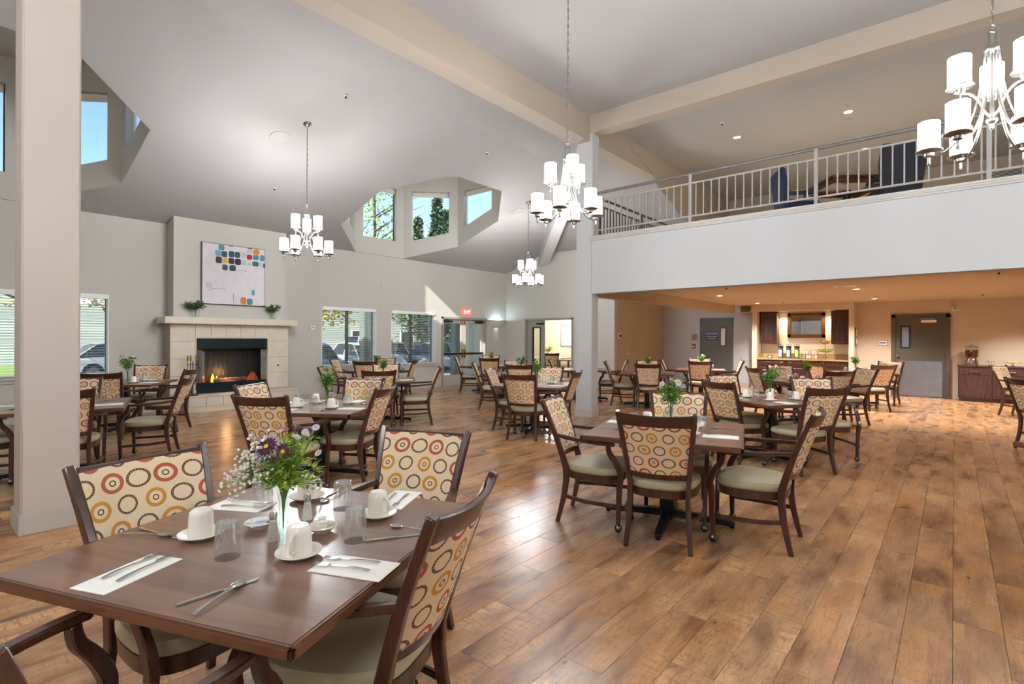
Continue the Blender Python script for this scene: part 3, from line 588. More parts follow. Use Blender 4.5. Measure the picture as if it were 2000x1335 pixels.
fl_ = bpy.data.lights.new('fire_light', 'POINT'); fl_.energy = 6; fl_.color = (1,.5,.2); fl_.shadow_soft_size = .08; link('fire_light', fl_, fp, (-.08,-.1,.75))
# fireside tools
tl = empty('fireside_tools', (-11.62, 3.83, .335), label='brass handled fireside tool set on the hearth', cat='tools')
obj('base', MB().lathe([(.1,0),(.1,.015),(.03,.025)], 14), 'iron', tl, True); obj('pole', MB().tube([(0,0,.02),(0,0,.68)], .009, 8), 'iron', tl); obj('cross_arm', MB().bar([(0,-.11,.62),(0,.11,.62)], .012,.012), 'iron', tl)
for y in (-.1,-.05,.05,.1):
    t_ = obj('tool', MB().tube([(.012,y,.1),(.012,y,.7)], .006, 6), 'iron', tl); obj('handle', MB().lathe([(.006,0),(.016,.01),(.018,.05),(.012,.09),(.016,.1),(.002,.115)], 10, (.012,y,.69)), 'brass', t_, True)
obj('shovel_pan', MB().box(.0,-.09,.04,.02,-.02,.12), 'iron', tl)
# painting
pt = empty('painting', (XB+.002, 4.69, 2.205), label='large abstract painting with coloured tiles above the mantel', cat='painting')
obj('canvas', MB().box(0,-.635,0,.05,.635,1.255), 'canvas', pt); obj('shadow_frame', MB().box(-.001,-.65,-.015,.035,-.636,1.268).box(-.001,.636,-.015,.035,.65,1.268).box(-.001,-.65,-.015,.035,.65,-.001).box(-.001,-.65,1.256,.035,.65,1.268), 'black', pt)
PATCH = [(590,185,80,80,(74,133,144)),(545,270,85,80,(105,155,170)),(630,285,80,85,(40,70,80)),(730,285,80,90,(25,65,85)),(812,295,75,85,(30,75,90)),(895,295,85,85,(186,181,182)),(985,245,80,50,(175,180,170)),(1085,255,95,75,(204,124,40)),(985,325,80,75,(165,25,30)),(1078,330,90,75,(80,130,140)),(1176,340,70,90,(85,130,145)),(555,365,85,95,(40,40,50)),(638,375,65,75,(205,170,60)),(728,380,85,85,(55,40,40)),(820,392,85,90,(25,22,38)),(905,400,70,80,(178,178,182)),(980,410,75,75,(180,200,190)),(1075,420,95,70,(55,100,105)),(1160,430,60,70,(170,195,200)),(1203,445,20,70,(25,30,45)),(640,470,75,80,(55,75,80)),(745,480,90,85,(40,65,75)),(1042,825,45,80,(90,145,150)),(900,940,85,105,(206,122,40)),(992,952,85,90,(70,130,135)),(722,165,70,9,(60,60,64)),(990,203,75,10,(50,50,54)),(430,735,90,120,(196,190,196)),(560,770,200,14,(176,170,178)),(880,515,150,8,(160,156,164)),(760,900,6,150,(110,106,114))]
for i, (x, y, w_, h_, c) in enumerate(PATCH):
    u = (x-340)/875; v = (y-(120+105*u))/(850-60*u); hw, hh = w_/875*1.27/2, h_/830*1.25/2; cy, cz = -.635+u*1.27, 1.255*(1-v)
    cy = max(-.63+hw, min(.633-hw, cy)); cz = max(hh+.003, min(1.252-hh, cz))
    m_ = mat('paint_%d' % i, c, .6, noise=.18 if w_ > 30 else 0, nscale=14)
    pl = [(cy+hw*math.copysign(abs(math.cos(a))**.5, math.cos(a)), cz+hh*math.copysign(abs(math.sin(a))**.5, math.sin(a))) for a in [2*math.pi*j/16+.1 for j in range(16)]]
    obj('paint_patch', MB().prism(pl, lambda p: (.049,p[0],p[1]), lambda p: (.0525,p[0],p[1])), 'paint_%d' % i, pt)

# ------------------------------------------------------------------ flowers
def leafblade(mb, base, tip, wd, up):
    b, t = Vector(base), Vector(tip); d = t-b; s = d.cross(Vector(up)).normalized()*wd; m = b+d*.45+Vector(up)*wd*.5
    mb.quad(b, m-s, t, m+s)
def sprig(mb, p, n, ln, wd, r):
    for _ in range(n):
        a = r.uniform(0,6.28); e = r.uniform(-.3,.9); d = Vector((math.cos(a)*math.cos(e), math.sin(a)*math.cos(e), math.sin(e)))
        q = Vector(p)+d*r.uniform(.2,.6)*ln; leafblade(mb, q, q+d*ln*r.uniform(.5,1), wd, (0,0,1))
def daisy(rad, n, pet, cen, tiltv):
    me = MB(); me.cur = 0; ax = Vector(tiltv).normalized(); q = Vector((0,0,1)).rotation_difference(ax)
    for k in range(n):
        a = 2*math.pi*k/n; c, s = math.cos(a), math.sin(a); w_ = rad*2.4/n
        pts = [(c*rad*.2, s*rad*.2, 0), (c*rad*.65-s*w_, s*rad*.65+c*w_, rad*.1), (c*rad, s*rad, rad*.02), (c*rad*.65+s*w_, s*rad*.65-c*w_, rad*.1)]
        me.quad(*[q @ Vector(p) for p in pts])
    me.cur = 1; b = len(me.v); me.sphere((0,0,rad*.08), rad*.26, 8, 4, .6); me.m[-(8*4+2):] = [1]*(8*4+2)
    for i in range(b, len(me.v)): me.v[i] = tuple(q @ Vector(me.v[i]))
    return me.mesh('blossom', [pet, cen])
BLOOM = {}
def bloom(pet, cen, rad, n, tilt):
    k = (pet, round(rad,4), n, tilt)
    if k not in BLOOM: BLOOM[k] = daisy(rad, n, pet, cen, tilt)
    return BLOOM[k]
TILT = [(.5,-.5,.6), (-.5,-.5,.6), (.2,-.7,.6), (.6,.1,.7), (0,-.2,1), (-.3,.3,.8)]
def bouquet(seed, pets, green=('leaf','stem'), hv=.17, spread=.1, top=.2, nb=7, nl=14, bloomr=.018, square=False):
    r = random.Random(seed); root = empty('flower_vase')
    if square: v = obj('vase', MB().box(-.05,-.05,0,.05,.05,.1), 'vaseglass', root, bevel=.006); hv = .1
    else: v = obj('vase', MB().lathe([(.022,0),(.024,.006),(.017,.03),(.014,hv*.55),(.02,hv*.93),(.024,hv),(.021,hv-.002),(.016,hv*.9),(.011,hv*.5),(.012,.03),(.012,.012)], 14, cap=True), 'vaseglass', root, True)
    st = MB(); lf_ = MB(); tips = []
    for i in range(nb+4):
        a = r.uniform(0,6.28); d = spread*math.sqrt(r.uniform(.05,1)); z = hv+top*r.uniform(.45,1); tip = (d*math.cos(a), d*math.sin(a), z); tips.append(tip)
        st.tube(smoothpath([(tip[0]*.05,tip[1]*.05,.02),(tip[0]*.12,tip[1]*.12,hv),tip],3), .0016, 4)
        for k in range(nl//5+1):
            f = r.uniform(.2,.95); sprig(lf_, (tip[0]*(.12+.88*f),tip[1]*(.12+.88*f),hv+(z-hv)*f), 4, .055, .011, r)
    obj('stems', st, green[1], root, kind='stuff'); obj('leaves', lf_, green[0], root, kind='stuff')
    for i in range(nb):
        p = pets[i % len(pets)]; obj('blossom', bloom(p, 'petal_yellow', bloomr*(1 if i % 3 else 1.3), 9, TILT[i % 6]), p, root, loc=tips[i])
    return root

# ------------------------------------------------------------------ chair
def posty(z): return -.27+.07*math.sin(min(1,z/.42)*math.pi/2) if z < .42 else -.2-.15*(z-.42)/.57-.05*((z-.42)/.57)**2
def postx(z): return .225-.025*math.sin(min(1,z/.42)*math.pi/2) if z < .42 else .2+.058*(z-.42)/.57
def make_chair():
    root = empty('dining_chair', cat='chair')
    ol = []
    for k in range(36):
        a = 2*math.pi*k/36; c, s = math.cos(a), math.sin(a); x = math.copysign(abs(c)**.62, c); y = math.copysign(abs(s)**.72, s)
        yy = .015+.245*y; ol.append((x*(.262+.034*y), yy))
    def ring(sc, z): return [(x*sc, .015+(y-.015)*sc, z) for x, y in ol]
    obj('seat', MB().rings([ring(.96,.418), ring(1.0,.43), ring(1.005,.452), ring(.96,.474), ring(.8,.487), ring(.45,.493), ring(.1,.494)]), 'vinyl', root, True)
    obj('seat_frame', MB().rings([ring(.93,.355), ring(.975,.36), ring(.985,.418), ring(.9,.418)]), 'chairwood', root, True)
    for s in (-1, 1):
        zz = [0,.1,.22,.34,.44,.55,.7,.85,.997]
        p = [(s*postx(z), posty(z), z) for z in zz]
        lg = obj('back_post', MB().bar(p, .034, [.032,.036,.042,.05,.052,.046,.04,.036,.034]), 'chairwood', root, True, .005, 1)
        obj('glide', MB().tube([(p[0][0],p[0][1],0),(p[0][0],p[0][1],.008)], .014, 8), 'black', lg)
        fp_ = smoothpath([(s*.288,.24,.055),(s*.29,.245,.2),(s*.293,.25,.36),(s*.298,.262,.45),(s*.303,.225,.54),(s*.306,.175,.61),(s*.306,.162,.672)],3)
        fl2 = obj('front_leg', MB().bar(fp_, .034, [.03+.018*min(1,max(0,(q.z-.05)/.4))-.014*max(0,(q.z-.5)/.17) for q in fp_]), 'chairwood', root, True, .005, 1)
        cm = MB().sphere((s*.288,.24,.027), .027, 10, 6); cm.cur = 1; cm.lathe([(.03,.03),(.028,.046),(.016,.06),(.01,.075)], 12, (s*.288,.24,0)); obj('caster', cm, ['black','castermetal'], fl2, True)
        ap = smoothpath([(s*.232,-.285,.712),(s*.285,-.12,.698),(s*.312,.05,.688),(s*.31,.17,.683),(s*.303,.215,.681)],3)
        obj('arm', MB().bar(ap, [.034]*2+[.044]*(len(ap)-3)+[.03], .028), 'chairwood', root, True, .007, 2)
        sp_ = smoothpath([(s*.208,-.222,.215),(s*.275,-.03,.205),(s*.288,.24,.2)],3); obj('stretcher', MB().bar(sp_, .022, .03), 'chairwood', root, True, .005, 1)
    def rail(z0, z1, bow, th, name, dip=0):
        rs = []
        for j in range(13):
            u = -1+j/6; rs.append([])
            for (z, o) in ((z0,-th/2),(z1-dip*(1-u*u),-th/2),(z1-dip*(1-u*u),th/2),(z0,th/2)):
                rs[-1].append((u*(postx(z)-.012), posty(z)-bow*(1-u*u)+o, z))
        return obj(name, MB().rings(rs), 'chairwood', root, True, .005, 1)
    rail(.895, .988, .05, .026, 'top_rail', .012); rail(.505, .55, .045, .024, 'lower_rail')
    fr = []; n_, m_ = 12, 9
    def grid(off, pad, zt):
        out = []
        for i in range(m_+1):
            t = i/m_; z = .546+(zt-.546)*t
            for j in range(n_+1):
                u = -1+2*j/n_; e = (1-abs(u)**6)*(1-abs(2*t-1)**6); out.append((u*(postx(z)-.018), posty(z)-.048*(1-u*u)+off+pad*e, z))
        return out
    b = MB()
    for (off, pad, zt) in ((.018,.016,.97),(-.008,-.006,.9)):
        o = len(b.v); b.v += grid(off, pad, zt)
        for i in range(m_):
            for j in range(n_): k = o+i*(n_+1)+j; b.face((k,k+1,k+n_+2,k+n_+1))
    bm_edge = [(i*(n_+1)) for i in range(m_+1)]; T_ = (n_+1)*(m_+1)
    for i in range(m_):
        for j in (0, n_): k = i*(n_+1)+j; b.face((k,k+n_+1,k+n_+1+T_,k+T_))
    for j in range(n_):
        for i in (0, m_): k = i*(n_+1)+j; b.face((k,k+1,k+1+T_,k+T_))
    obj('back_panel', b, 'fabric', root, True)
    return root
# ------------------------------------------------------------------ table
TS = .585
def make_table():
    root = empty('dining_table', cat='table')
    tp = obj('tabletop', MB().box(-TS+.012,-TS+.012,.716,TS-.012,TS-.012,.75), 'tablewood', root, bevel=.004)
    e = MB()
    for i in range(4):
        a = i*math.pi/2; n = len(e.v); e.box(-TS, -TS, .712, TS, -TS+.022, .7485)
        for k in range(n, len(e.v)): x, y, z = e.v[k]; e.v[k] = (x*math.cos(a)-y*math.sin(a), x*math.sin(a)+y*math.cos(a), z)
    obj('edge_band', e, 'tableedge', tp, True, .007, 2)
    obj('column', MB().box(-.055,-.055,.03,.055,.055,.69), 'iron', root, bevel=.006); obj('top_plate', MB().bar([(-.3,0,.702),(.3,0,.702)], .05,.02,(0,1,0)).bar([(0,-.3,.702),(0,.3,.702)], .05,.02,(1,0,0)), 'iron', root)
    for i in range(4):
        a = i*math.pi/2; c, s = math.cos(a), math.sin(a)
        f = obj('foot', MB().bar([(c*.04,s*.04,.062),(c*.25,s*.25,.05),(c*.49,s*.49,.035),(c*.52,s*.52,.028)], [.08,.06,.055,.04], [.06,.05,.04,.03], (-s,c,0)), 'iron', root, True, .006, 1)
        obj('leveller', MB().tube([(c*.5,s*.5,0),(c*.5,s*.5,.02)], .018, 8), 'black', f)
    return root
chair0 = make_chair(); table0 = make_table()

# ------------------------------------------------------------------ tableware
def make_cup():
    c = empty('coffee_cup', cat='cup')
    obj('body', MB().lathe([(.043,0),(.0445,.004),(.043,.03),(.041,.075),(.038,.092),(.03,.1),(.026,.1),(.024,.097),(.001,.097)], 24), 'china', c, True)
    obj('handle', MB().tube(smoothpath([(.038,0,.022),(.062,0,.026),(.07,0,.05),(.06,0,.074),(.037,0,.078)],4), [.0055]*17, 8), 'china', c, True); return c
def make_saucer():
    return obj('saucer', MB().lathe([(.045,0),(.047,.002),(.068,.013),(.078,.018),(.077,.021),(.05,.01),(.04,.007),(.001,.006)], 28), 'china', smooth=True, cat='saucer')
def make_glass():
    g_ = empty('tumbler', cat='glass'); pr = [(.0405,0),(.0412,.003),(.039,.05),(.036,.085),(.0325,.118),(.031,.124),(.001,.124)]
    obj('wall', MB().lathe(pr, 24), 'tumbler', g_, True)
    fa = MB()
    for k in range(12):
        a = 2*math.pi*k/12; fa.bar([(.0395*math.cos(a),.0395*math.sin(a),.055),(.037*math.cos(a),.037*math.sin(a),.09),(.0335*math.cos(a),.0335*math.sin(a),.121)], [.002,.009,.009], .0024, (-math.sin(a),math.cos(a),0))
    obj('flutes', fa, 'flute', g_, True); obj('thick_base', MB().lathe([(.03,.104),(.031,.112),(.029,.12),(.001,.121)], 20), 'saltglass', g_, True); return g_
def make_fork():
    p = MB(); hd = smoothpath([(0,-.1,.004),(0,-.06,.007),(0,0,.006),(0,.035,.004),(0,.05,.006)],3)
    p.bar(hd, [.012,.013,.013,.012,.01,.008,.007,.006,.006,.007,.009,.014,.018][:len(hd)], .0022)
    p.box(-.0105,.05,.0045,.0105,.064,.0066)
    for k in range(4): x = -.009+.006*k; p.bar([(x,.063,.0056),(x,.085,.004),(x,.1,.007)], [.0036,.0032,.0016], .0016)
    return obj('fork', p, 'silver', smooth=True, cat='fork')
def make_knife():
    p = MB(); p.bar([(0,-.11,.004),(0,-.06,.0045),(0,0,.004),(0,.01,.004)], [.012,.013,.012,.011], .005); p.bar([(0,.01,.003),(.001,.06,.003),(.001,.1,.003),(-.002,.118,.003)], [.012,.017,.016,.004], .0016)
    return obj('knife', p, 'silver', smooth=True, cat='knife')
def make_spoon():
    p = MB(); p.bar(smoothpath([(0,-.1,.004),(0,-.05,.007),(0,.02,.007),(0,.05,.005)],3), [.012,.013,.012,.01,.008,.007,.006,.006,.006,.007], .0022)
    rs = []
    for i, (f, z) in enumerate(((.05,.0),(.4,-.001),(.75,-.0005),(1,.003),(1,.0045),(.8,.0015),(.4,.0005))): rs.append([(.0185*f*math.cos(2*math.pi*j/16), .075+.028*f*math.sin(2*math.pi*j/16), .0015+z+.002) for j in range(16)])
    p.rings(rs); return obj('spoon', p, 'silver', smooth=True, cat='spoon')
def make_napkin():
    n = empty('folded_napkin', cat='napkin')
    obj('lower_fold', MB().box(-.07,-.13,0,.07,.13,.003), 'linen', n, bevel=.0012); obj('upper_fold', MB().rings([[(-.066,-.127,.003),(.064,-.129,.003),(.068,.126,.003),(-.062,.128,.003)],[(-.06,-.12,.0065),(.058,-.122,.0065),(.06,.12,.0065),(-.056,.12,.0065)]]), 'linen', n, True); return n
cup0, sau0, gla0, fork0, knife0, spoon0, nap0 = make_cup(), make_saucer(), make_glass(), make_fork(), make_knife(), make_spoon(), make_napkin()

# ------------------------------------------------------------------ layout of tables and chairs
PH = {'T1': 'the foremost table at bottom left', 'T2': 'the big table in the right foreground', 'T3': 'the table behind the right foreground one', 'T4': 'the table before the coffee bar', 'T5': 'the table beside the kitchen door', 'TA': 'the table by the drinks cabinet', 'TB': 'the table cut by the right edge', 'TD': 'the table corner at right foreground edge',
      'T6': 'the table behind the foremost table', 'T7': 'the table between fireplace and glass doors', 'T8': 'the table under the windows', 'T9': 'the table left of the far column', 'T10': 'the second table left of the far column', 'T11': 'the table by the glass doors', 'T12': 'the table before the open doorway', 'T13': 'the table before the tan wall', 'T14': 'the table before the caution door', 'T16': 'the table behind the near column', 'T17': 'the table left of the fireplace'}
TAB = {'T1': (-1.975,.94,22), 'T2': (-1.825,4.17,16), 'T3': (-1.78,7.2,58), 'T4': (-2.05,10.75,42), 'T5': (-1.75,14.5,40), 'TA': (1.85,14.55,30), 'TB': (1.55,10.75,50), 'TD': (1.16,5.4,0), 'T6': (-5.32,3.05,32), 'T7': (-7.9,5.68,52), 'T8': (-10.55,7.4,40), 'T9': (-5.3,6.86,20),
       'T10': (-7.1,8.65,35), 'T11': (-10.0,10.85,38), 'T12': (-6.95,11.08,30), 'T13': (-5.28,10.95,22), 'T14': (-4.9,13.2,22), 'T16': (-7.45,1.17,73), 'T17': (-10.5,2.45,54)}
TAB['TD'] = (1.16, 5.4, 45)
CH = {'T1': [(-2.27,.765,282,'left'),(-2.1,1.53,201,'far'),(-1.59,1.06,113,'right'),(-1.59,.33,28,'near')],
      'T2': [(-2.3,3.82,288,'left'),(-1.68,3.75,17,'near'),(-1.14,4.22,94,'right'),(-1.88,4.56,205,'far')],
      'T3': [(-2.04,6.88,333,'left'),(-1.35,6.76,53,'near'),(-1.28,7.72,212,'far right'),(-2.25,7.58,238,'far left')],
      'T4': [(-2.55,10.5,308,'left'),(-1.72,10.45,43,'near'),(-2.42,11.2,222,'far'),(-1.48,11.05,132,'right')],
      'T5': [(-1.36,13.58,41,'near'),(-1.25,15.0,165,'far'),(-2.2,13.95,320,'left')],
      'TA': [(1.04,14.5,240,'left'),(1.4,13.88,335,'near')], 'TB': [(1.0,10.17,320,'near')], 'TD': [],
      'T6': [(-4.86,2.4,31,'near'),(-4.87,3.1,122,'right'),(-5.52,3.52,212,'far'),(-5.6,2.73,300,'left')],
      'T7': [(-7.3,5.16,58,'near'),(-7.23,5.93,140,'right'),(-8.3,6.05,232,'far'),(-8.3,5.15,322,'left')],
      'T8': [(-10.2,7.0,40,'near'),(-10.15,7.79,130,'right'),(-10.9,7.83,220,'far'),(-10.98,6.99,308,'left')],
      'T9': [(-4.95,6.2,20,'near'),(-4.9,6.82,110,'right'),(-5.45,7.32,205,'far'),(-5.62,6.64,295,'left')],
      'T10': [(-7.56,8.25,310,'left'),(-6.75,8.27,32,'near'),(-7.58,9.02,215,'far')],
      'T11': [(-10.4,10.42,310,'left'),(-9.6,10.45,34,'near'),(-9.55,11.15,128,'right'),(-10.42,11.28,218,'far')],
      'T12': [(-7.48,10.9,302,'left'),(-6.42,11.3,120,'right')], 'T13': [(-5.02,10.51,21,'near'),(-5.5,11.42,205,'far'),(-5.78,10.75,297,'left')],
      'T14': [(-4.72,12.66,20,'near'),(-5.1,13.82,208,'far'),(-5.42,12.97,293,'left'),(-4.35,13.35,112,'right')],
      'T16': [(-7.68,2.06,153,'right'),(-6.94,1.12,74,'near'),(-7.97,1.32,253,'far'),(-7.63,.6,343,'left')],
      'T17': [(-9.73,2.82,138,'right'),(-9.62,2.08,58,'near'),(-10.95,2.82,238,'far')]}
WOOD = 'ring backed wooden armchair, {} side of {}'
for k, (x, y, a) in TAB.items():
    inst(table0, USED, (x,y,0), R(a), 'square dark wood pedestal table, ' + PH[k], 'square dining tables')
    for (cx, cy, ca, sd) in CH[k]: inst(chair0, USED, (cx,cy,0), R(ca), WOOD.format(sd, PH[k]), 'ring patterned dining chairs')
TZ = .75
def on(k, lx, ly):
    x, y, a = TAB[k]; a = R(a); return (x+lx*math.cos(a)-ly*math.sin(a), y+lx*math.sin(a)+ly*math.cos(a))
def put(proto, k, lx, ly, rz, z, lab, grp):
    p = on(k, lx, ly); return inst(proto, USED, (p[0],p[1],TZ+z), R(TAB[k][2])+rz, lab, grp)
# foremost table, place by place (local coordinates of the tabletop)
T = 'T1'; PT = 'foremost table'
for (lx, ly, rz, nm) in ((-.24,-.12,R(168),'left'), (.223,-.138,R(-72),'front'), (.259,.293,R(-20),'right'), (-.184,.393,R(70),'back')):
    put(sau0, T, lx, ly, 0, 0, 'white saucer under the %s cup on the %s' % (nm, PT), 'saucers'); put(cup0, T, lx, ly, rz, .0072, 'upturned white coffee cup, %s one on the %s' % (nm, PT), 'coffee cups')
for (lx, ly, nm) in ((.0,-.225,'front left'), (.325,.04,'front right'), (.057,.33,'back right'), (-.27,.215,'back left')): put(gla0, T, lx, ly, .3, 0, 'upturned fluted tumbler, %s one on the %s' % (nm, PT), 'tumblers')
for (lx, ly, rz, nm) in ((-.19,-.42,R(2),'near left'), (.46,-.155,R(92),'near right'), (.22,.52,R(188),'far right'), (-.39,.215,R(-82),'far left')):
    put(nap0, T, lx, ly, rz, 0, 'folded white napkin at the %s corner of the %s' % (nm, PT), 'napkins')
    for s_, o in (('inner', .028), ('outer', -.028)):
        c, s = math.cos(rz), math.sin(rz); put(fork0, T, lx+o*c-.03*s, ly+o*s+.03*c, rz+R(6 if o > 0 else 2), .0068, 'silver fork, %s of two on the %s napkin, %s' % (s_, nm, PT), 'forks')
for (a, b, c, d, nm) in ((.133,-.54,.232,-.31,'near'), (.396,.062,.507,.154,'right'), (-.552,-.131,-.308,-.164,'left'), (-.125,.52,-.12,.4,'far')):
    rz = math.atan2(d-b, c-a)-math.pi/2; put(knife0, T, (a+c)/2, (b+d)/2, rz, 0, 'silver table knife at the %s side of the %s' % (nm, PT), 'knives')
for (a, b, c, d, nm, z) in ((.233,-.56,.207,-.351,'near',.0045), (.56,.2,.387,.21,'right',0), (-.53,-.2,-.36,-.155,'left',.003), (-.09,.52,-.08,.4,'far',0)):
    rz = math.atan2(d-b, c-a)-math.pi/2; put(spoon0, T, (a+c)/2, (b+d)/2, rz, z, 'silver teaspoon at the %s side of the %s' % (nm, PT), 'spoons')
def shaker(fill, lx, ly, lab):
    p = on(T, lx, ly); r_ = empty('salt_shaker', (*p, TZ), R(20), label=lab, cat='shaker', group='salt and pepper')
    obj('bottle', MB().lathe([(.024,0),(.025,.006),(.02,.03),(.013,.075),(.012,.085)], 8), 'saltglass', r_); obj('filling', MB().lathe([(.019,.004),(.017,.03),(.0115,.07)], 8), fill, r_); obj('cap', MB().lathe([(.0135,.083),(.0145,.088),(.0145,.1),(.011,.108),(.001,.11)], 14), 'chrome', r_, True)
shaker('pepper', .045, -.065, 'pepper shaker with chrome cap left of the flower vase'); shaker('salt', .01, .16, 'salt shaker with chrome cap right of the flower vase')
def dish(lx, ly, lab, kinds):
    p = on(T, lx, ly); r_ = empty('small_dish', (*p, TZ), 0, label=lab, cat='dish', group='small dishes')
    obj('bowl', MB().lathe([(.03,0),(.032,.003),(.05,.018),(.056,.024),(.054,.026),(.034,.01),(.001,.008)], 24), 'china', r_, True)
    rr = random.Random(len(lab))
    for i, m_ in enumerate(kinds):
        q = empty('sweetener_packet' if m_ == 'packet' else 'creamer_cup', (p[0]+rr.uniform(-.022,.022), p[1]+rr.uniform(-.022,.022), TZ+.016+.006*i), rr.uniform(0,3), label='%s number %s in the %s' % ('pale blue sweetener packet' if m_ == 'packet' else 'white creamer cup', ('one','two','three','four')[i], lab.split(' beside')[0]), cat='packet' if m_ == 'packet' else 'creamer', group='condiments')
        if m_ == 'packet': obj('packet_body', MB().rings([[(-.03,-.017,.003),(.03,-.017,.003),(.03,.017,.003),(-.03,.017,.003)],[(-.026,-.014,.007),(.026,-.014,.007),(.026,.014,.007),(-.026,.014,.007)]]), m_, q, True); obj('crimp', MB().box(.026,-.018,.003,.031,.018,.0045), 'paper', q)
        else: obj('tub', MB().lathe([(.011,0),(.015,.018),(.018,.019),(.018,.0205),(.001,.021)], 14), 'china', q, True); obj('foil_lid', MB().lathe([(.0175,.0205),(.0175,.0215),(.001,.0216)], 14), 'paper', q)
dish(-.112, .03, 'white dish of sweetener packets beside the flower vase', ['packet']*3); dish(.15, .075, 'white dish of creamer cups beside the salt shaker', ['cream']*3)
# the tall bouquet of the foremost table
def big_bouquet():
    p = on(T, .016, .018); root = empty('flower_vase', (*p, TZ), 0, label='tall bud vase of daisies and gypsophila on the foremost table', cat='vase', group='flower vases'); r = random.Random(3)
    hv = .16; obj('vase', MB().lathe([(.032,0),(.033,.006),(.024,.03),(.017,.08),(.021,.14),(.026,hv),(.023,hv-.002),(.017,.13),(.013,.08),(.018,.03),(.016,.012)], 16), 'vaseglass', root, True)
    rt, fwv = Vector((math.cos(YAW), math.sin(YAW), 0)), Vector((-math.sin(YAW), math.cos(YAW), 0))
    def W(u, v, d=0): q = rt*u*1.25+fwv*d; return Vector((q.x, q.y, v))
    st, lv, ll = MB(), MB(), MB()
    def stem(tip, n=5, m=lv, ln=.05, wd=.007):
        pth = smoothpath([(0,0,.015),tuple(Vector((tip.x*.15,tip.y*.15,hv+.01))),tuple(tip)],4); st.tube(pth, .0018, 4)
        for _ in range(n):
            f = r.uniform(.3,.97); q = Vector((tip.x*.15,tip.y*.15,hv+.01)).lerp(tip, f); sprig(m, q, 5, ln, wd, r)
    D1, D2 = W(-.04,.335,-.03), W(.012,.32,-.04)
    stem(D1, 3); stem(D2, 3)
    for u, v, d in ((0,.36,0),(.03,.38,.02),(.05,.36,.03),(.02,.34,.05),(-.03,.29,.0),(.06,.3,-.02),(.0,.28,.03),(.09,.25,0),(-.06,.25,.02),(.03,.26,-.03)): stem(W(u,v,d), 6, ll if r.random() < .45 else lv)
    for u, v, d in ((.1,.215,-.02),(-.06,.2,0),(.05,.2,-.03),(0,.22,-.02),(.07,.19,.02),(-.03,.19,-.02)): stem(W(u,v,d), 6, ll if r.random() < .5 else lv, .045)
    obj('blossom', daisy(.046, 16, 'petal_purple', 'petal_yellow', tuple(W(-.1,.6,-.75))), 'petal_purple', root, loc=D1); obj('blossom', daisy(.03, 13, 'petal_purple', 'petal_yellow', tuple(W(.15,.3,-.9))), 'petal_purple', root, loc=D2)
    obj('petal_tips', daisy(.055, 16, 'petal_lavender', 'petal_purple', tuple(W(-.1,.6,-.75))), 'petal_lavender', root, loc=D1-W(-.1,.6,-.75)*.003)
    for (u, v, d) in ((.005,.4,.0),(.035,.41,.01),(.06,.385,.02),(.085,.36,0),(-.02,.385,.02),(.045,.37,-.01),(.11,.31,-.01),(.09,.4,.03),(-.07,.28,-.02),(.125,.2,-.03),(.075,.385,-.02)):
        t_ = W(u,v,d); stem(t_, 1); obj('blossom', bloom('petal_lavender','petal_yellow',.017,11,TILT[int(u*1000) % 6]), 'petal_lavender', root, loc=t_)
    gy = MB(); gs = MB()
    for i in range(150):
        f = r.random(); u = -.07-.085*f+r.gauss(0,.018); v = .365-.2*f+r.gauss(0,.02); d = r.gauss(-.02,.02)
        if i > 120: u, v = -.055+r.gauss(0,.02), .22+r.gauss(0,.03)
        q = W(u,v,d); gy.sphere(q, r.uniform(.0045,.0075), 6, 4)
        if i % 4 == 0: gs.tube([tuple(W(-.02,.2,-.01)), tuple(W(u*.6,v*.98,d)), tuple(q)], .0008, 3)
    obj('gypsophila', gy, 'petal_white', root, True, kind='stuff'); obj('gypsophila_stems', gs, 'stem', root, kind='stuff'); obj('stems', st, 'stem', root, kind='stuff'); obj('leaves', lv, 'leaf', root, kind='stuff'); obj('light_leaves', ll, 'leaflight', root, kind='stuff')
big_bouquet()
# other tables: settings by side (0 near,1 right,2 far,3 left in table axes)
SET = {'T2': (0,1,2,3), 'T3': (0,1,2,3), 'T6': (0,1,2,3), 'T9': (1,2), 'T4': (0,2,3), 'T5': (0,3), 'T7': (0,1,3), 'T8': (1,2), 'T10': (0,1), 'T11': (0,1), 'T12': (0,), 'T13': (0,2), 'T14': (1,2), 'T16': (0,1,3), 'T17': (0,1,2), 'TA': (3,), 'TB': (3,)}
SN = ('first', 'second', 'third', 'fourth')
for k, sides in SET.items():
    for s_ in sides:
        a = s_*math.pi/2
        def L_(x, y): return (x*math.cos(a)-y*math.sin(a), x*math.sin(a)+y*math.cos(a))
        tn = PH[k]; nm = SN[s_]
        p = L_(.2,-.2); put(sau0, k, *p, 0, 0, 'white saucer at the %s place of %s' % (nm, tn), 'saucers'); put(cup0, k, *p, a+R(40+35*s_), .0072, 'upturned white cup at the %s place of %s' % (nm, tn), 'coffee cups')
        p = L_(.04,-.27); put(gla0, k, *p, .2, 0, 'upturned tumbler at the %s place of %s' % (nm, tn), 'tumblers')
        p = L_(-.19,-.42); put(nap0, k, *p, a, 0, 'folded napkin at the %s place of %s' % (nm, tn), 'napkins')
        if k in ('T2','T3','T6','T16','T17','T4'):
            p = L_(-.16,-.4); put(fork0, k, *p, a+R(5), .0068, 'silver fork at the %s place of %s' % (nm, tn), 'forks')
            p = L_(.16,-.42); put(knife0, k, *p, a-R(8), 0, 'silver knife at the %s place of %s' % (nm, tn), 'knives'); p = L_(.2,-.44); put(spoon0, k, *p, a+R(4), 0, 'silver spoon at the %s place of %s' % (nm, tn), 'spoons')
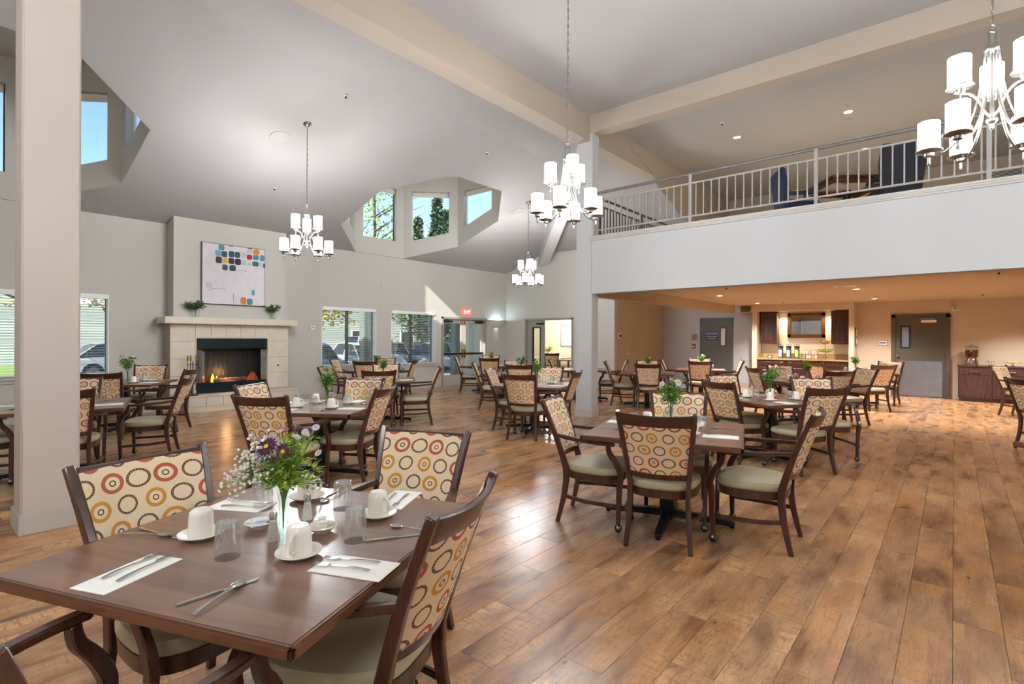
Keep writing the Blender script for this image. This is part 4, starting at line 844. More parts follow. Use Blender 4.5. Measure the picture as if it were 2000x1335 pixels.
PAL = {'T2': (['petal_lavender','petal_white','petal_lavender'], 'vase of lilac asters'), 'T3': (['petal_white','petal_lavender'], 'vase of white filler flowers'), 'T4': (['petal_white','petal_yellow'], 'vase of white flowers'), 'T5': (['petal_white','petal_pink'], 'vase of pale flowers'), 'T6': (['petal_pink','petal_white','petal_peach'], 'vase with a pink rose'), 'T7': (['petal_pink','petal_white','petal_red'], 'vase of pink and white flowers'),
       'T8': (['petal_white'], 'vase of white flowers'), 'T9': (['petal_yellow','petal_peach'], 'vase of yellow flowers'), 'T10': (['petal_purple','petal_lavender'], 'vase of purple flowers'), 'T11': (['petal_peach','petal_yellow'], 'vase of peach flowers'), 'T13': (['petal_yellow','petal_white'], 'vase of yellow and white flowers'), 'T14': (['petal_white'], 'vase of white greenery'), 'T16': (['petal_white'], 'vase of greenery'), 'T17': (['petal_purple','petal_white','petal_pink'], 'vase of mixed purple flowers'), 'T12': (['petal_red'], 'vase of red flowers')}
for i, (k, (pp, lb)) in enumerate(PAL.items()):
    b = bouquet(20+i, pp, top=.26 if k in ('T2','T3','T6','T17') else .2, spread=.13 if k in ('T2','T3','T17') else .09, nl=26, nb=10, bloomr=.026); b.location = (*on(k, .02, .03), TZ); b.rotation_euler.z = i*.7; tag(b, lb+' on '+PH[k], 'vase', 'flower vases')
for y, pp, lb, i in ((3.91, ['petal_peach','petal_yellow','petal_peach'], 'square vase with a peach rose at the left of the mantel', 60), (5.47, ['petal_red','leaflight','petal_white'], 'square vase with red blooms at the right of the mantel', 61)):
    b = bouquet(i, pp, ('leafdark','stem'), spread=.15, top=.13, nb=5, nl=70, bloomr=.032, square=True); b.location = (XB+.11, y, 1.905); b.scale = (.6, 1.35, 1.35); tag(b, lb, 'vase', 'mantel vases')

# ------------------------------------------------------------------ chandeliers
def make_chandelier():
    root = empty('chandelier', cat='chandelier')
    obj('body', MB().lathe([(.002,.2),(.012,.21),(.014,.24),(.03,.255),(.034,.27),(.03,.285),(.014,.3),(.014,.74),(.045,.755),(.05,.77),(.045,.785),(.014,.795)], 16), 'nickel', root, True)
    obj('hanger', MB().box(-.03,-.004,.79,-.022,.004,.9).box(.022,-.004,.79,.03,.004,.9).box(-.03,-.004,.895,.03,.004,.903).torus((0,0,.925), .022, .004, 14, 6, 'y'), 'nickel', root, True)
    for i in range(9):
        lo_ = i < 6; a = (i*60+12 if lo_ else (i-6)*120+42); a = R(a); c, s = math.cos(a), math.sin(a); rr, zc = (.35,.09) if lo_ else (.2,.48)
        P = [(.036,.745),(.05,.58),(.095,.36),(.17,.19),(.265,.1),(.35,.085)] if lo_ else [(.012,.3),(.045,.335),(.08,.41),(.135,.462),(.2,.472)]
        arm = obj('arm', MB().tube(smoothpath([(r_*c, r_*s, z) for r_, z in P],4), .0085, 8), 'nickel', root, True)
        cup = obj('lamp_cup', MB().lathe([(.008,-.07),(.011,-.065),(.009,-.03),(.012,-.01),(.03,.0),(.034,.02),(.06,.03),(.082,.036),(.084,.043),(.074,.048)], 16, (rr*c, rr*s, zc)), 'nickel', arm, True)
        obj('shade', MB().lathe([(.056,.0),(.066,.002),(.068,.02),(.068,.205),(.065,.207),(.065,.02)], 18, (rr*c, rr*s, zc+.048), cap=False), 'shade', root, True)
    return root
ch0 = make_chandelier()
def chain_mesh(L):
    b = MB(); n = max(1, int(L/.045)); st = L/n
    for k in range(n):
        z = st*(k+.5); n0 = len(b.v); b.torus((0,0,0), .0105, .0028, 8, 4, 'y' if k % 2 else 'x', 2.4)
        for i in range(n0, len(b.v)): x, y, zz = b.v[i]; b.v[i] = (x, y, zz+z)
    return b
CHL = [((-8.31,4.45), 'chandelier hanging in front of the fireplace wall'), ((-3.4,4.98), 'large chandelier hanging before the far column'), ((-8.45,10.6), 'small distant chandelier near the far corner'), ((.2,5.03), 'nearest chandelier at the top right'), ((-3.4,-1.6), 'chandelier added for light behind the camera on the left'), ((.2,-1.6), 'chandelier added for light behind the camera on the right'), ((3.8,5.03), 'chandelier added for light beyond the right edge')]  # the out-of-view ones are added to brighten the foreground
chs = [(ch0 if i == 0 else copy_tree(ch0)) for i in range(7)]
for i, ((x, y), lb) in enumerate(CHL):
    c = chs[i]; zb = 2.8; c.location = (x, y, zb); c.rotation_euler.z = R((-10,39,44,46,10,40,5)[i]); tag(c, 'nine light '+lb, 'chandelier', 'nine light chandeliers')
    zt = zl(x) if x < XK else ZR; Lc = zt-zb-.945-.04
    obj('chain', chain_mesh(Lc), 'nickel', c, True, loc=(0,0,.945)); obj('cord', MB().tube([(.004,0,0),(-.004,.003,Lc*.5),(.004,0,Lc)], .0025, 5), 'silver', c, loc=(0,0,.945))
    cn = obj('canopy', MB().lathe([(.012,-.045),(.03,-.04),(.06,-.02),(.07,0),(.07,.01)], 18), 'nickel', c, True, loc=(0,0,zt-zb))
    if x < XK: cn.rotation_euler = (0, -math.atan(SL), 0); cn.rotation_euler.rotate_axis('Z', 0)

# ------------------------------------------------------------------ ceiling fittings
def downlight(x, y, z, e, lb, c=(1,.96,.9)):
    r_ = empty('downlight', (x,y,z), label=lb, cat='downlight', group='recessed downlights'); obj('trim_ring', MB().lathe([(.085,0),(.085,-.006),(.07,-.008),(.062,-.002)], 20, cap=False), 'white', r_, True); obj('lens', MB().lathe([(.064,-.003),(.001,-.0035)], 20), 'downlight', r_)
    L = bpy.data.lights.new('downlight_beam', 'SPOT'); L.energy = e; L.color = c; L.spot_size = R(125); L.spot_blend = .8; L.shadow_soft_size = .06; link('downlight_beam', L, r_, (0,0,-.02))
for (x, y, n_) in ((-4.32,12.84,'left front'), (-4.34,16.08,'left rear'), (-1.55,12.85,'right front'), (-1.55,16.1,'right rear'), (1.25,12.85,'far right front'), (1.25,16.1,'far right rear')): downlight(x, y, ZC, 420, 'recessed warm downlight in the low ceiling, %s' % n_)
for (x, y, n_) in ((-3.5,11.43,'left'), (-1.52,11.47,'right'), (-1.52,13.95,'rear'), (.5,11.45,'hidden')): downlight(x, y, ZR, 300, 'recessed warm downlight in the loft ceiling, %s one' % n_, (1,.96,.92))
def sprinkler(x, y, z, lb, m='black'):
    r_ = empty('sprinkler_head', (x,y,z), label=lb, cat='sprinkler', group='sprinkler heads'); obj('escutcheon', MB().lathe([(.035,0),(.033,-.008),(.014,-.012)], 12), 'white', r_, True); obj('head', MB().lathe([(.012,-.01),(.012,-.03),(.02,-.034),(.02,-.04),(.002,-.042)], 10), m, r_, True)
for (x, y, lb) in ((-7.45,4.64,'ceiling sprinkler left of the ridge beam'), (-10.24,4.81,'ceiling sprinkler left of the fireplace chandelier'), (-7.45,7.95,'ceiling sprinkler above the far dormer')): sprinkler(x, y, zl(x), lb)
for (x, y, z, lb) in ((-3.5,10.48,ZR,'sprinkler in the loft ceiling'), (-3.58,15.75,ZC,'sprinkler in front of the coffee bar'), (.49,15.8,ZC,'sprinkler above the drinks cabinet'), (.52,10.91,ZC,'sprinkler at the front of the low ceiling, right'), (-3.53,10.9,ZC,'sprinkler at the front of the low ceiling, left'), (-2.55,4.2,ZR,'sprinkler in the high ceiling above the centre')): sprinkler(x, y, z, lb)
for (x, y, lb) in ((-8.81,4.23,'round ceiling speaker beside the fireplace chandelier'), (-8.89,10.69,'round ceiling speaker near the far chandelier')):
    r_ = empty('ceiling_speaker', (x,y,zl(x)-.002), label=lb, cat='speaker', group='ceiling speakers'); r_.rotation_euler = (0,-math.atan(SL),0)
    obj('rim', MB().lathe([(.17,0),(.168,-.008),(.155,-.011),(.15,-.006)], 28, cap=False), 'speaker', r_, True); obj('grille', MB().lathe([(.152,-.007),(.09,-.012),(.088,-.009),(.001,-.009)], 28), 'speaker', r_, True)
r_ = empty('smoke_detector', (-1.62, 11.93, ZC), label='flat round detector in the low ceiling before the coffee bar', cat='detector'); obj('base', MB().lathe([(.2,0),(.2,-.012),(.17,-.02),(.001,-.024)], 24), 'white', r_, True); obj('vent_ring', MB().torus((0,0,-.02), .12, .006, 24, 5), 'speaker', r_)

# ------------------------------------------------------------------ coffee bar
cbw = MB().box(-4.74,17.0,0,-4.6,YB,ZC).box(-2.22,17.0,0,-2.1,YB,ZC).box(-4.6,17.0,2.36,-2.22,YB,ZC); struct('wall_coffee_bar', cbw, 'beige')
struct('wall_niche', MB().box(-4.6,YB-.03,0,-2.22,YB,2.36), 'cream')
def cabinet(x0, x1, lab):
    r_ = empty('base_cabinet', ((x0+x1)/2, 17.05, 0), label=lab, cat='cabinet', group='coffee bar base cabinets'); w_ = (x1-x0)/2
    obj('carcass', MB().box(-w_+.002,.02,.09,w_-.002,.5,.9).box(-w_+.01,.07,0,w_-.01,.5,.09), 'cabwood', r_)
    def front(nm, z0, z1):
        d = obj(nm, MB().box(-w_+.012,0,z0,w_-.012,.02,z1), 'cabwood', r_, bevel=.003); obj('raised_panel', MB().rings([[(-w_+.06,0,z0+.035),(w_-.06,0,z0+.035),(w_-.06,0,z1-.035),(-w_+.06,0,z1-.035)],[(-w_+.075,-.008,z0+.05),(w_-.075,-.008,z0+.05),(w_-.075,-.008,z1-.05),(-w_+.075,-.008,z1-.05)]]), 'cabwood', d); return d
    d = front('drawer', .72, .89); obj('knob', MB().sphere((0,-.022,.805), .014, 8, 6), 'bronze', d, True); d = front('cabinet_door', .1, .71); obj('knob', MB().sphere((w_-.06,-.02,.62), .014, 8, 6), 'bronze', d, True)
for i, n_ in enumerate(('left', 'middle', 'right')): cabinet(-4.59+.79*i, -4.59+.79*(i+1), 'dark wood base cabinet, %s one under the coffee bar counter' % n_)
ct = empty('countertop', (-3.41, 17.05, .9), label='speckled granite countertop of the coffee bar with backsplash', cat='countertop'); obj('slab', MB().box(-1.185,-.04,0,1.185,.52,.04), 'granite', ct, bevel=.006); obj('backsplash', MB().box(-1.185,.5,.04,1.185,.52,.19), 'granite', ct, bevel=.004); [obj('side_splash', MB().box(x-.01,0,.04,x+.01,.5,.19), 'granite', ct) for x in (-1.175, 1.175)]
def upper(x0, x1, lab, ks):
    r_ = empty('wall_cabinet', ((x0+x1)/2, 17.25, 1.38), label=lab, cat='cabinet', group='coffee bar wall cabinets'); w_ = (x1-x0)/2
    obj('carcass', MB().box(-w_,.02,0,w_,.31,.95), 'cabwood', r_); d = obj('cabinet_door', MB().box(-w_,0,0,w_,.02,.95), 'cabwood', r_, bevel=.003)
    obj('raised_panel', MB().rings([[(-w_+.06,0,.06),(w_-.06,0,.06),(w_-.06,0,.89),(-w_+.06,0,.89)],[(-w_+.09,-.01,.09),(w_-.09,-.01,.09),(w_-.09,-.01,.86),(-w_+.09,-.01,.86)]]), 'cabwood', d)
    fr = MB()
    for a, b in (((-w_+.055,.055),(w_-.055,.055)),((w_-.055,.055),(w_-.055,.895)),((w_-.055,.895),(-w_+.055,.895)),((-w_+.055,.895),(-w_+.055,.055))): fr.bar([(a[0],-.004,a[1]),(b[0],-.004,b[1])], .012, .014, (0,1,0))
    obj('moulding', fr, 'frame_bronze', d); obj('knob', MB().sphere((ks*(w_-.03),-.02,.05), .014, 8, 6), 'chrome', d, True)
upper(-4.56, -4.1, 'dark wood wall cabinet left of the mirror', 1); upper(-2.68, -2.24, 'dark wood wall cabinet right of the mirror', -1)
mr = empty('mirror', (-3.37, YB-.03, 1.57), label='bronze framed mirror above the coffee bar', cat='mirror'); fr = MB()
for a, b in (((-.5,.05),(.5,.05)),((.45,0),(.45,.74)),((.5,.69),(-.5,.69)),((-.45,.74),(-.45,0))): fr.bar([(a[0],-.03,a[1]),(b[0],-.03,b[1])], .05, .1, (0,1,0))
obj('frame', fr, 'frame_bronze', mr, bevel=.012); fi = MB()
for a, b in (((-.41,.095),(.41,.095)),((.405,.09),(.405,.65)),((.41,.645),(-.41,.645)),((-.405,.65),(-.405,.09))): fi.bar([(a[0],-.04,a[1]),(b[0],-.04,b[1])], .03, .02, (0,1,0))
obj('inner_bead', fi, 'brass', mr); obj('mirror_glass', MB().box(-.4,-.02,.1,.4,-.012,.64), 'mirror', mr)
for i, (m_, n_) in enumerate((('label_blue','left'), ('label_blue','middle'), ('label_green','right'))):
    r_ = empty('airpot', (-4.0+.22*i, 17.3, .94), label='steel coffee airpot with black lid, %s of three' % n_, cat='airpot', group='airpots'); obj('body', MB().lathe([(.068,0),(.07,.01),(.07,.3),(.06,.325)], 18), 'steel', r_, True); obj('lid', MB().lathe([(.066,.32),(.07,.335),(.066,.365),(.03,.38),(.001,.382)], 18), 'black', r_, True)
    obj('spout', MB().bar([(0,-.05,.345),(0,-.11,.335),(0,-.115,.31)], .025,.02), 'black', r_); obj('label', MB().box(-.045,-.074,.06,.045,-.066,.26), m_, r_); obj('handle', MB().tube(smoothpath([(-.065,0,.34),(-.06,0,.41),(.06,0,.41),(.065,0,.34)],4), .006, 6), 'black', r_, True)
r_ = empty('label_stand', (-4.28, 17.22, .94), label='small black card holder at the left of the counter', cat='card'); obj('holder', MB().box(-.06,-.02,0,.06,.02,.09), 'black', r_); obj('card', MB().box(-.04,-.023,.02,.04,-.02,.07), 'paper', r_)
r_ = empty('packet_rack', (-3.2, 17.25, .94), label='wire rack of tea and coffee packets on the counter', cat='rack')
wr_ = MB()
for z in (.01,.12,.25):
    for a, b in (((-.2,-.09),(.2,-.09)),((.2,-.09),(.2,.09)),((.2,.09),(-.2,.09)),((-.2,.09),(-.2,-.09))): wr_.tube([(*a,z),(*b,z)], .004, 5)
for x in (-.2,.2):
    for y in (-.09,.09): wr_.tube([(x,y,0),(x,y,.26)], .004, 5)
obj('wire_frame', wr_, 'chrome', r_)
for j in range(2):
    for i in range(5): q = empty('packet_bundle', (-3.35+.075*i, 17.24, .955+.125*j), rnd.uniform(-.15,.15), label='white packet bundle %s from left, %s shelf of wire rack' % (('first','second','third','fourth','fifth')[i], ('lower','upper')[j]), cat='packet', group='packets in the rack'); obj('wrapper', MB().box(-.033,-.06,0,.033,.06,.1), 'paper' if (i+j) % 3 else 'petal_peach', q, bevel=.012)
st_ = empty('fruit_stand', (-2.83, 17.28, .94), label='two tier wire fruit stand on the coffee bar', cat='stand')
obj('base_frame', MB().tube([(-.09,-.09,.004),(0,0,.16)], .004, 5).tube([(.09,-.09,.004),(0,0,.16)], .004, 5).tube([(0,.11,.004),(0,0,.16)], .004, 5).torus((0,0,.06), .06, .003, 18, 4), 'bronze', st_); obj('pole', MB().tube([(0,0,.15),(0,0,.62)], .006, 6), 'bronze', st_)
for (z, rad, nm) in ((.2,.2,'lower'), (.44,.145,'upper')):
    b = MB().torus((0,0,z+.09), rad, .005, 24, 5).torus((0,0,z+.04), rad*.75, .003, 24, 4)
    for k in range(14): a = 2*math.pi*k/14; b.tube([(0,0,z),(rad*.45*math.cos(a),rad*.45*math.sin(a),z+.012),(rad*.75*math.cos(a),rad*.75*math.sin(a),z+.04),(rad*math.cos(a),rad*math.sin(a),z+.09)], .0026, 4)
    obj('wire_bowl', b, 'bronze', st_)
for (z, rad, m_, cnt, nm) in ((.252,.105,'apple',7,'apple'), (.49,.065,'orange',4,'orange')):
    for k in range(cnt):
        a = 2*math.pi*k/(cnt-1); p = (rad*math.cos(a), rad*math.sin(a)) if k < cnt-1 else (.03,0); q = empty(nm, (-2.83+p[0], 17.28+p[1], .94+z-.0 + (.03 if k == cnt-1 else 0)), 0, label='%s in the %s wire bowl of the fruit stand' % ('green apple' if nm == 'apple' else 'orange', 'lower' if nm == 'apple' else 'upper'), cat='fruit', group=nm+'s on the fruit stand')
        obj('skin', MB().sphere((0,0,0), .038, 12, 8, .94), m_, q, True); obj('stalk', MB().tube([(0,0,.03),(.004,0,.045)], .002, 4), 'bark', q)
for x in (-3.98, -2.78):
    r_ = empty('downlight', (x, 17.32, 2.36), label='recessed light in the coffee bar niche, %s of the mirror' % ('left' if x < -3.5 else 'right'), cat='downlight', group='niche lights'); obj('lens', MB().lathe([(.04,-.002),(.001,-.003)], 16), 'downlight', r_); obj('trim_ring', MB().lathe([(.055,0),(.055,-.006),(.04,-.004)], 16, cap=False), 'white', r_)
    L = bpy.data.lights.new('niche_beam', 'SPOT'); L.energy = 55; L.color = (1,.82,.58); L.spot_size = R(120); L.spot_blend = .7; L.shadow_soft_size = .03; link('niche_beam', L, r_, (0,0,-.02))
nb_ = empty('notice_board', (-2.1, 17.3, 1.35), label='narrow wooden notice frame on the coffee bar side', cat='frame'); obj('wood_frame', MB().box(0,-.12,0,.025,.12,.5), 'frame_bronze', nb_, bevel=.004); obj('sheet', MB().box(.025,-.085,.26,.027,.085,.46).box(.025,-.085,.05,.027,.085,.2), 'paper', nb_)
r_ = empty('air_vent', (-4.9, 16.9, ZC-.12), label='dark air grille under the ceiling left of the coffee bar', cat='vent'); obj('grille_frame', MB().box(-.16,0,-.1,.16,.1,.1), 'tanwall', r_)
for i in range(5): obj('louvre', MB().box(-.14,-.008,-.075+.035*i,.14,.002,-.055+.035*i), 'black', r_)
r_ = empty('loft_air_vent', (.83, 16.49, 5.3), label='metal air grille on the loft back wall', cat='vent'); obj('grille_frame', MB().box(-.36,-.015,-.17,.36,.0,.17), 'white', r_)
for i in range(10): obj('louvre', MB().box(-.33,-.026,-.145+.03*i,.33,-.014,-.13+.03*i), 'iron', r_)
# drinks cabinet
dc = empty('drinks_cabinet', (1.0, 17.1, 0), label='brown wooden drinks cabinet beside the kitchen door', cat='cabinet')
obj('carcass', MB().box(-.92,.02,.09,.92,.48,.85).box(-.9,.04,0,.9,.48,.09), 'sidewood', dc); obj('cabinet_top', MB().box(-.94,-.01,.85,.94,.49,.885), 'sidewood', dc, bevel=.004)
for i in range(3):
    x0 = -.91+.61*i; d = obj('drawer', MB().box(x0+.01,0,.66,x0+.6,.02,.835), 'sidewood', dc, bevel=.004); obj('pull', MB().tube([(x0+.2,-.03,.75),(x0+.42,-.03,.75)], .007, 8).tube([(x0+.22,0,.75),(x0+.22,-.03,.75)], .005, 6).tube([(x0+.4,0,.75),(x0+.4,-.03,.75)], .005, 6), 'nickel', d, True)
    d = obj('cabinet_door', MB().box(x0+.01,0,.1,x0+.6,.02,.65), 'sidewood', dc, bevel=.004); obj('pull', MB().tube([(x0+.55,-.03,.28),(x0+.55,-.03,.5)], .007, 8).tube([(x0+.55,0,.3),(x0+.55,-.03,.3)], .005, 6).tube([(x0+.55,0,.48),(x0+.55,-.03,.48)], .005, 6), 'nickel', d, True)
    fr = MB()
    for a, b in (((x0+.06,.15),(x0+.5,.15)),((x0+.5,.15),(x0+.5,.6)),((x0+.5,.6),(x0+.06,.6)),((x0+.06,.6),(x0+.06,.15))): fr.bar([(a[0],-.002,a[1]),(b[0],-.002,b[1])], .006, .008, (0,1,0))
    obj('moulding', fr, 'cabwood', d)
bd = empty('beverage_dispenser', (.34, 17.32, .885), label='glass drink dispenser of iced tea on the drinks cabinet', cat='dispenser')
obj('stand', MB().lathe([(.12,0),(.125,.02),(.13,.1),(.11,.17),(.1,.18)], 22), 'chrome', bd, True); obj('jar', MB().lathe([(.1,.18),(.125,.2),(.13,.3),(.13,.42),(.12,.45)], 22), 'vaseglass', bd, True); obj('iced_tea', MB().lathe([(.095,.19),(.118,.21),(.124,.3),(.124,.38),(.001,.381)], 22), 'tea', bd, True); obj('lid', MB().lathe([(.12,.45),(.15,.455),(.15,.465),(.06,.49),(.03,.5),(.03,.52),(.001,.525)], 22), 'chrome', bd, True)
obj('spigot', MB().tube([(0,-.11,.12),(0,-.16,.12)], .012, 8).tube([(0,-.155,.14),(0,-.155,.08)], .009, 8), 'chrome', bd, True)
for i, (x, y) in enumerate(((.62,17.3),(.73,17.36),(.68,17.25))): inst(gla0, USED, (x,y,.885), i, 'upturned glass on the drinks cabinet, %s of three' % ('left','rear','front')[i], 'tumblers')
tr = empty('pastry_stand', (1.08, 17.33, .885), label='low glass stand of pastries on the drinks cabinet', cat='stand'); obj('stem', MB().lathe([(.07,0),(.02,.02),(.02,.07),(.05,.08)], 16), 'saltglass', tr, True); obj('plate', MB().lathe([(.05,.08),(.16,.085),(.165,.095),(.001,.092)], 24), 'china', tr, True)
for i in range(6): a = i*1.05; q = empty('pastry', (1.08+.09*math.cos(a), 17.33+.09*math.sin(a), .98), a, label='small golden pastry on the low stand', cat='pastry', group='pastries'); obj('crust', MB().lathe([(.03,0),(.036,.012),(.03,.026),(.01,.034)], 12), 'pastry', q, True); obj('icing', MB().torus((0,0,.028), .014, .004, 10, 5), 'petal_white', q)

# ------------------------------------------------------------------ loft furniture
def loft_chair(x, y, rz, m_, lb):
    r_ = empty('wing_chair', (x,y,3.3), R(rz), label=lb, cat='chair', group='loft chairs')
    obj('seat', MB().box(-.27,-.25,.32,.27,.28,.47), m_, r_, bevel=.04, seg=3)
    obj('backrest', MB().rings([[(-.25,-.2,.3),(.25,-.2,.3),(.25,-.28,.3),(-.25,-.28,.3)],[(-.29,-.24,.75),(.29,-.24,.75),(.29,-.33,.75),(-.29,-.33,.75)],[(-.27,-.28,1.03),(.27,-.28,1.03),(.27,-.36,1.03),(-.27,-.36,1.03)]]), m_, r_, bevel=.02)
    for s in (-1,1):
        obj('arm', MB().box(s*.27-.03,-.25,.56,s*.27+.03,.2,.62), m_, r_, bevel=.015)
        for y_ in (-.22,.24): obj('leg', MB().bar([(s*.23,y_,.33),(s*.24,y_*1.08,0)], [.045,.03], [.045,.03]), 'loftwood', r_)
loft_chair(-2.0, 9.75, 300, 'navy', 'navy upholstered chair at the left of the loft table'); loft_chair(-.7, 9.6, 25, 'charcoal', 'charcoal upholstered chair at the right of the loft table')
lt = empty('loft_table', (-1.35, 10.05, 3.3), R(38), label='square dark wood table behind the loft railing', cat='table'); obj('tabletop', MB().box(-.5,-.5,.72,.5,.5,.755), 'loftwood', lt, bevel=.005); obj('apron', MB().box(-.46,-.46,.64,.46,-.43,.72).box(-.46,.43,.64,.46,.46,.72).box(-.46,-.43,.64,-.43,.43,.72).box(.43,-.43,.64,.46,.43,.72), 'loftwood', lt); obj('column', MB().lathe([(.09,0),(.07,.2),(.05,.4),(.07,.64)], 14), 'black', lt, True)
for i in range(4): a = i*math.pi/2+.785; obj('foot', MB().bar([(.03*math.cos(a),.03*math.sin(a),.06),(.4*math.cos(a),.4*math.sin(a),.025)], .06,.05,(-math.sin(a),math.cos(a),0)), 'black', lt)

# ------------------------------------------------------------------ room beyond the doorway
an = empty('serving_table', (-12.3, 16.65, 0), label='white clothed serving table in the room beyond the doorway', cat='table'); obj('cloth_top', MB().box(-.9,-.35,.7,.9,.35,.78), 'linen', an, bevel=.01)
for s in (-1,1):
    for y_ in (-.3,.3): obj('leg', MB().box(s*.82-.03,y_-.03,0,s*.82+.03,y_+.03,.7), 'chairwood', an)
b = bouquet(80, ['petal_yellow','petal_red','petal_peach'], top=.24, spread=.24, nb=9, nl=40, bloomr=.05); b.location = (-12.2, 16.55, .78); tag(b, 'wide bouquet on the serving table beyond the doorway', 'vase')
pf = empty('wall_picture', (-11.72, 17.19, 1.2), label='tall framed print in the room beyond the doorway', cat='picture'); obj('frame', MB().box(-.3,-.03,0,-.26,0,.85).box(.26,-.03,0,.3,0,.85).box(-.26,-.03,0,.26,0,.04).box(-.26,-.03,.81,.26,0,.85), 'railgrey', pf); obj('print', MB().box(-.26,-.015,.04,.26,-.005,.81), 'paper', pf); obj('drawn_stem', MB().tube([(-.08,-.016,.3),(-.07,-.016,.5),(-.09,-.016,.7)], .006, 5), 'railgrey', pf)
x_ = inst(chair0, USED, (-11.2,15.4,0), R(40), 'armchair standing in the room beyond the open doorway', 'ring patterned dining chairs')
x_ = inst(table0, USED, (-10.4,15.9,0), 0, 'square dark wood table in the room beyond the doorway', 'square dining tables')
L = bpy.data.lights.new('annex_lamp', 'POINT'); L.energy = 100; L.color = (1,.95,.86); L.shadow_soft_size = .15
cg = empty('annex_ceiling_lamp', (-11.6, 15.9, 2.7), label='ceiling lamp in the room beyond the doorway', cat='lamp'); obj('bowl', MB().lathe([(.2,0),(.19,-.05),(.12,-.1),(.01,-.12)], 20), 'annexshade', cg, True); obj('base_plate', MB().lathe([(.22,0),(.22,-.01),(.2,-.012)], 20), 'nickel', cg); link('annex_lamp', L, cg, (0,0,-.25))

# ------------------------------------------------------------------ outdoors
struct('ground', MB().box(-120,-60,-.3,XL-.25,110,-.12), 'asphalt')
obj('lawn_strip', MB().box(-15.6,-10,-.12,XL-.25,40,-.08), 'grass', kind='stuff', label='strip of lawn outside the windows', cat='grass')
struct('kerb', MB().box(-15.9,-10,-.12,-15.6,40,-.02), 'walk'); struct('lawn_far', MB().box(-60,-30,-.12,-26,90,-.05), 'grass')
for y, lb in ((9.45,'grey green porch post outside the window right of the fireplace'), (13.3,'grey green porch post outside the glass doors')):
    p_ = empty('porch_post', (-14.0,y,-.1), label=lb, cat='post', group='porch posts'); obj('shaft', MB().box(-.14,-.14,0,.14,.14,2.9), 'porch', p_, bevel=.01); obj('plinth', MB().box(-.18,-.18,0,.18,.18,.25), 'porch', p_, bevel=.01); obj('cap', MB().box(-.18,-.18,2.9,.18,.18,3.0), 'porch', p_)
def car(x, y, rz, paint, lb, suv=False, spare=False):
    r_ = empty('car', (x,y,-.12), R(rz), label=lb, cat='car', group='parked cars'); h1, h2 = (.95,1.75) if suv else (.86,1.42)
    prof = [(-2.2,.35),(-2.25,.6),(-2.1,h1-.05),(-1.2,h1+.02),(.0,h1+.04),(1.1,h1),(1.95,h1-.12),(2.2,.62),(2.15,.35)]
    b = MB(); rs = []
    for s in (-.88,-.8,.8,.88): k = 1 if abs(s) < .85 else .93; rs.append([(px*(.99 if k < 1 else 1), s, .35+(pz-.35)*k) for px, pz in prof])
    obj('body', b.rings(rs), paint, r_, True)
    top = [(-1.9 if suv else -1.35,h2-.08),(.15,h2),(.4,h2-.05)]; cab = [(-2.08 if suv else -1.9,h1-.02),(-1.85 if suv else -1.2,h2-.06),(-.9,h2),(.05,h2-.02),(.35,h2-.1),(1.05,h1-.01)]
    rs = [[(px, s*(1-.16*max(0,(pz-h1)/(h2-h1))), pz-.02) for px, pz in cab] for s in (-.78,.78)]; gh = obj('cabin_glass', MB().rings(rs), 'carglass', r_)
    rs = [[(px, s, pz) for px, pz in [(-1.85 if suv else -1.2,h2-.07),(-.9,h2),(.05,h2-.02),(.35,h2-.11),(.05,h2-.05),(-.9,h2-.04)]] for s in (-.67,.67)]; obj('roof', MB().rings(rs), paint, r_, True)
    pl = MB()
    for s in (-1,1):
        for (a, c) in (((.35,h2-.1),(1.05,h1)), ((-.3,h2-.01),(-.35,h1)), ((-1.85 if suv else -1.2,h2-.06),(-2.05 if suv else -1.85,h1))): pl.bar([(a[0],s*.665,a[1]),(c[0],s*.785,c[1])], .05,.04,(0,1,0))
    obj('pillars', pl, paint, r_)
    for px in (-1.35,1.35):
        for s in (-1,1): wh = obj('wheel', MB().lathe([(.2,-.1),(.32,-.1),(.335,-.05),(.335,.05),(.32,.1),(.2,.1)], 18), 'tyre', r_, True, loc=(px,s*.8,.335), rot=(R(90),0,0)); obj('hub', MB().lathe([(.2,-.08),(.19,-.105),(.05,-.11),(.05,.11),(.19,.105),(.2,.08)], 12), 'steel', wh, True)
    for s in (-1,1): obj('headlight', MB().sphere((2.1,s*.62,.68), .13, 8, 6, .6), 'saltglass', r_, True); obj('tail_light', MB().box(-2.26,s*.6-.12,.66,-2.16,s*.6+.12,.8), 'red', r_)
    if spare: sw = obj('spare_wheel', MB().lathe([(.18,-.1),(.36,-.1),(.38,0),(.36,.1),(.001,.1)], 20), 'tyre', r_, True, loc=(-2.34,0,.95), rot=(0,R(90),0))
CARS = [(-24.7,5.95,90,'car_white','white car parked crosswise outside the left window',False,False), (-18.9,-1.0,0,'car_blue','pale blue car outside the leftmost window strip',False,False), (-19.6,10.6,-12,'car_navy','navy sedan outside the window right of the fireplace',False,False), (-19.8,13.3,-8,'car_white','white sedan beside the navy one outside',False,False), (-20.0,16.2,-10,'car_grey','grey sedan outside the window beside the glass doors',False,False), (-20.0,19.0,-10,'car_blue','blue car outside the window beside the glass doors',False,False), (-27.5,19.5,90,'car_white','white minivan parked in the far row outside',True,False), (-20.2,22.4,-10,'car_blue','blue hatchback seen through the glass doors',False,False)]
for c in CARS: car(*c)
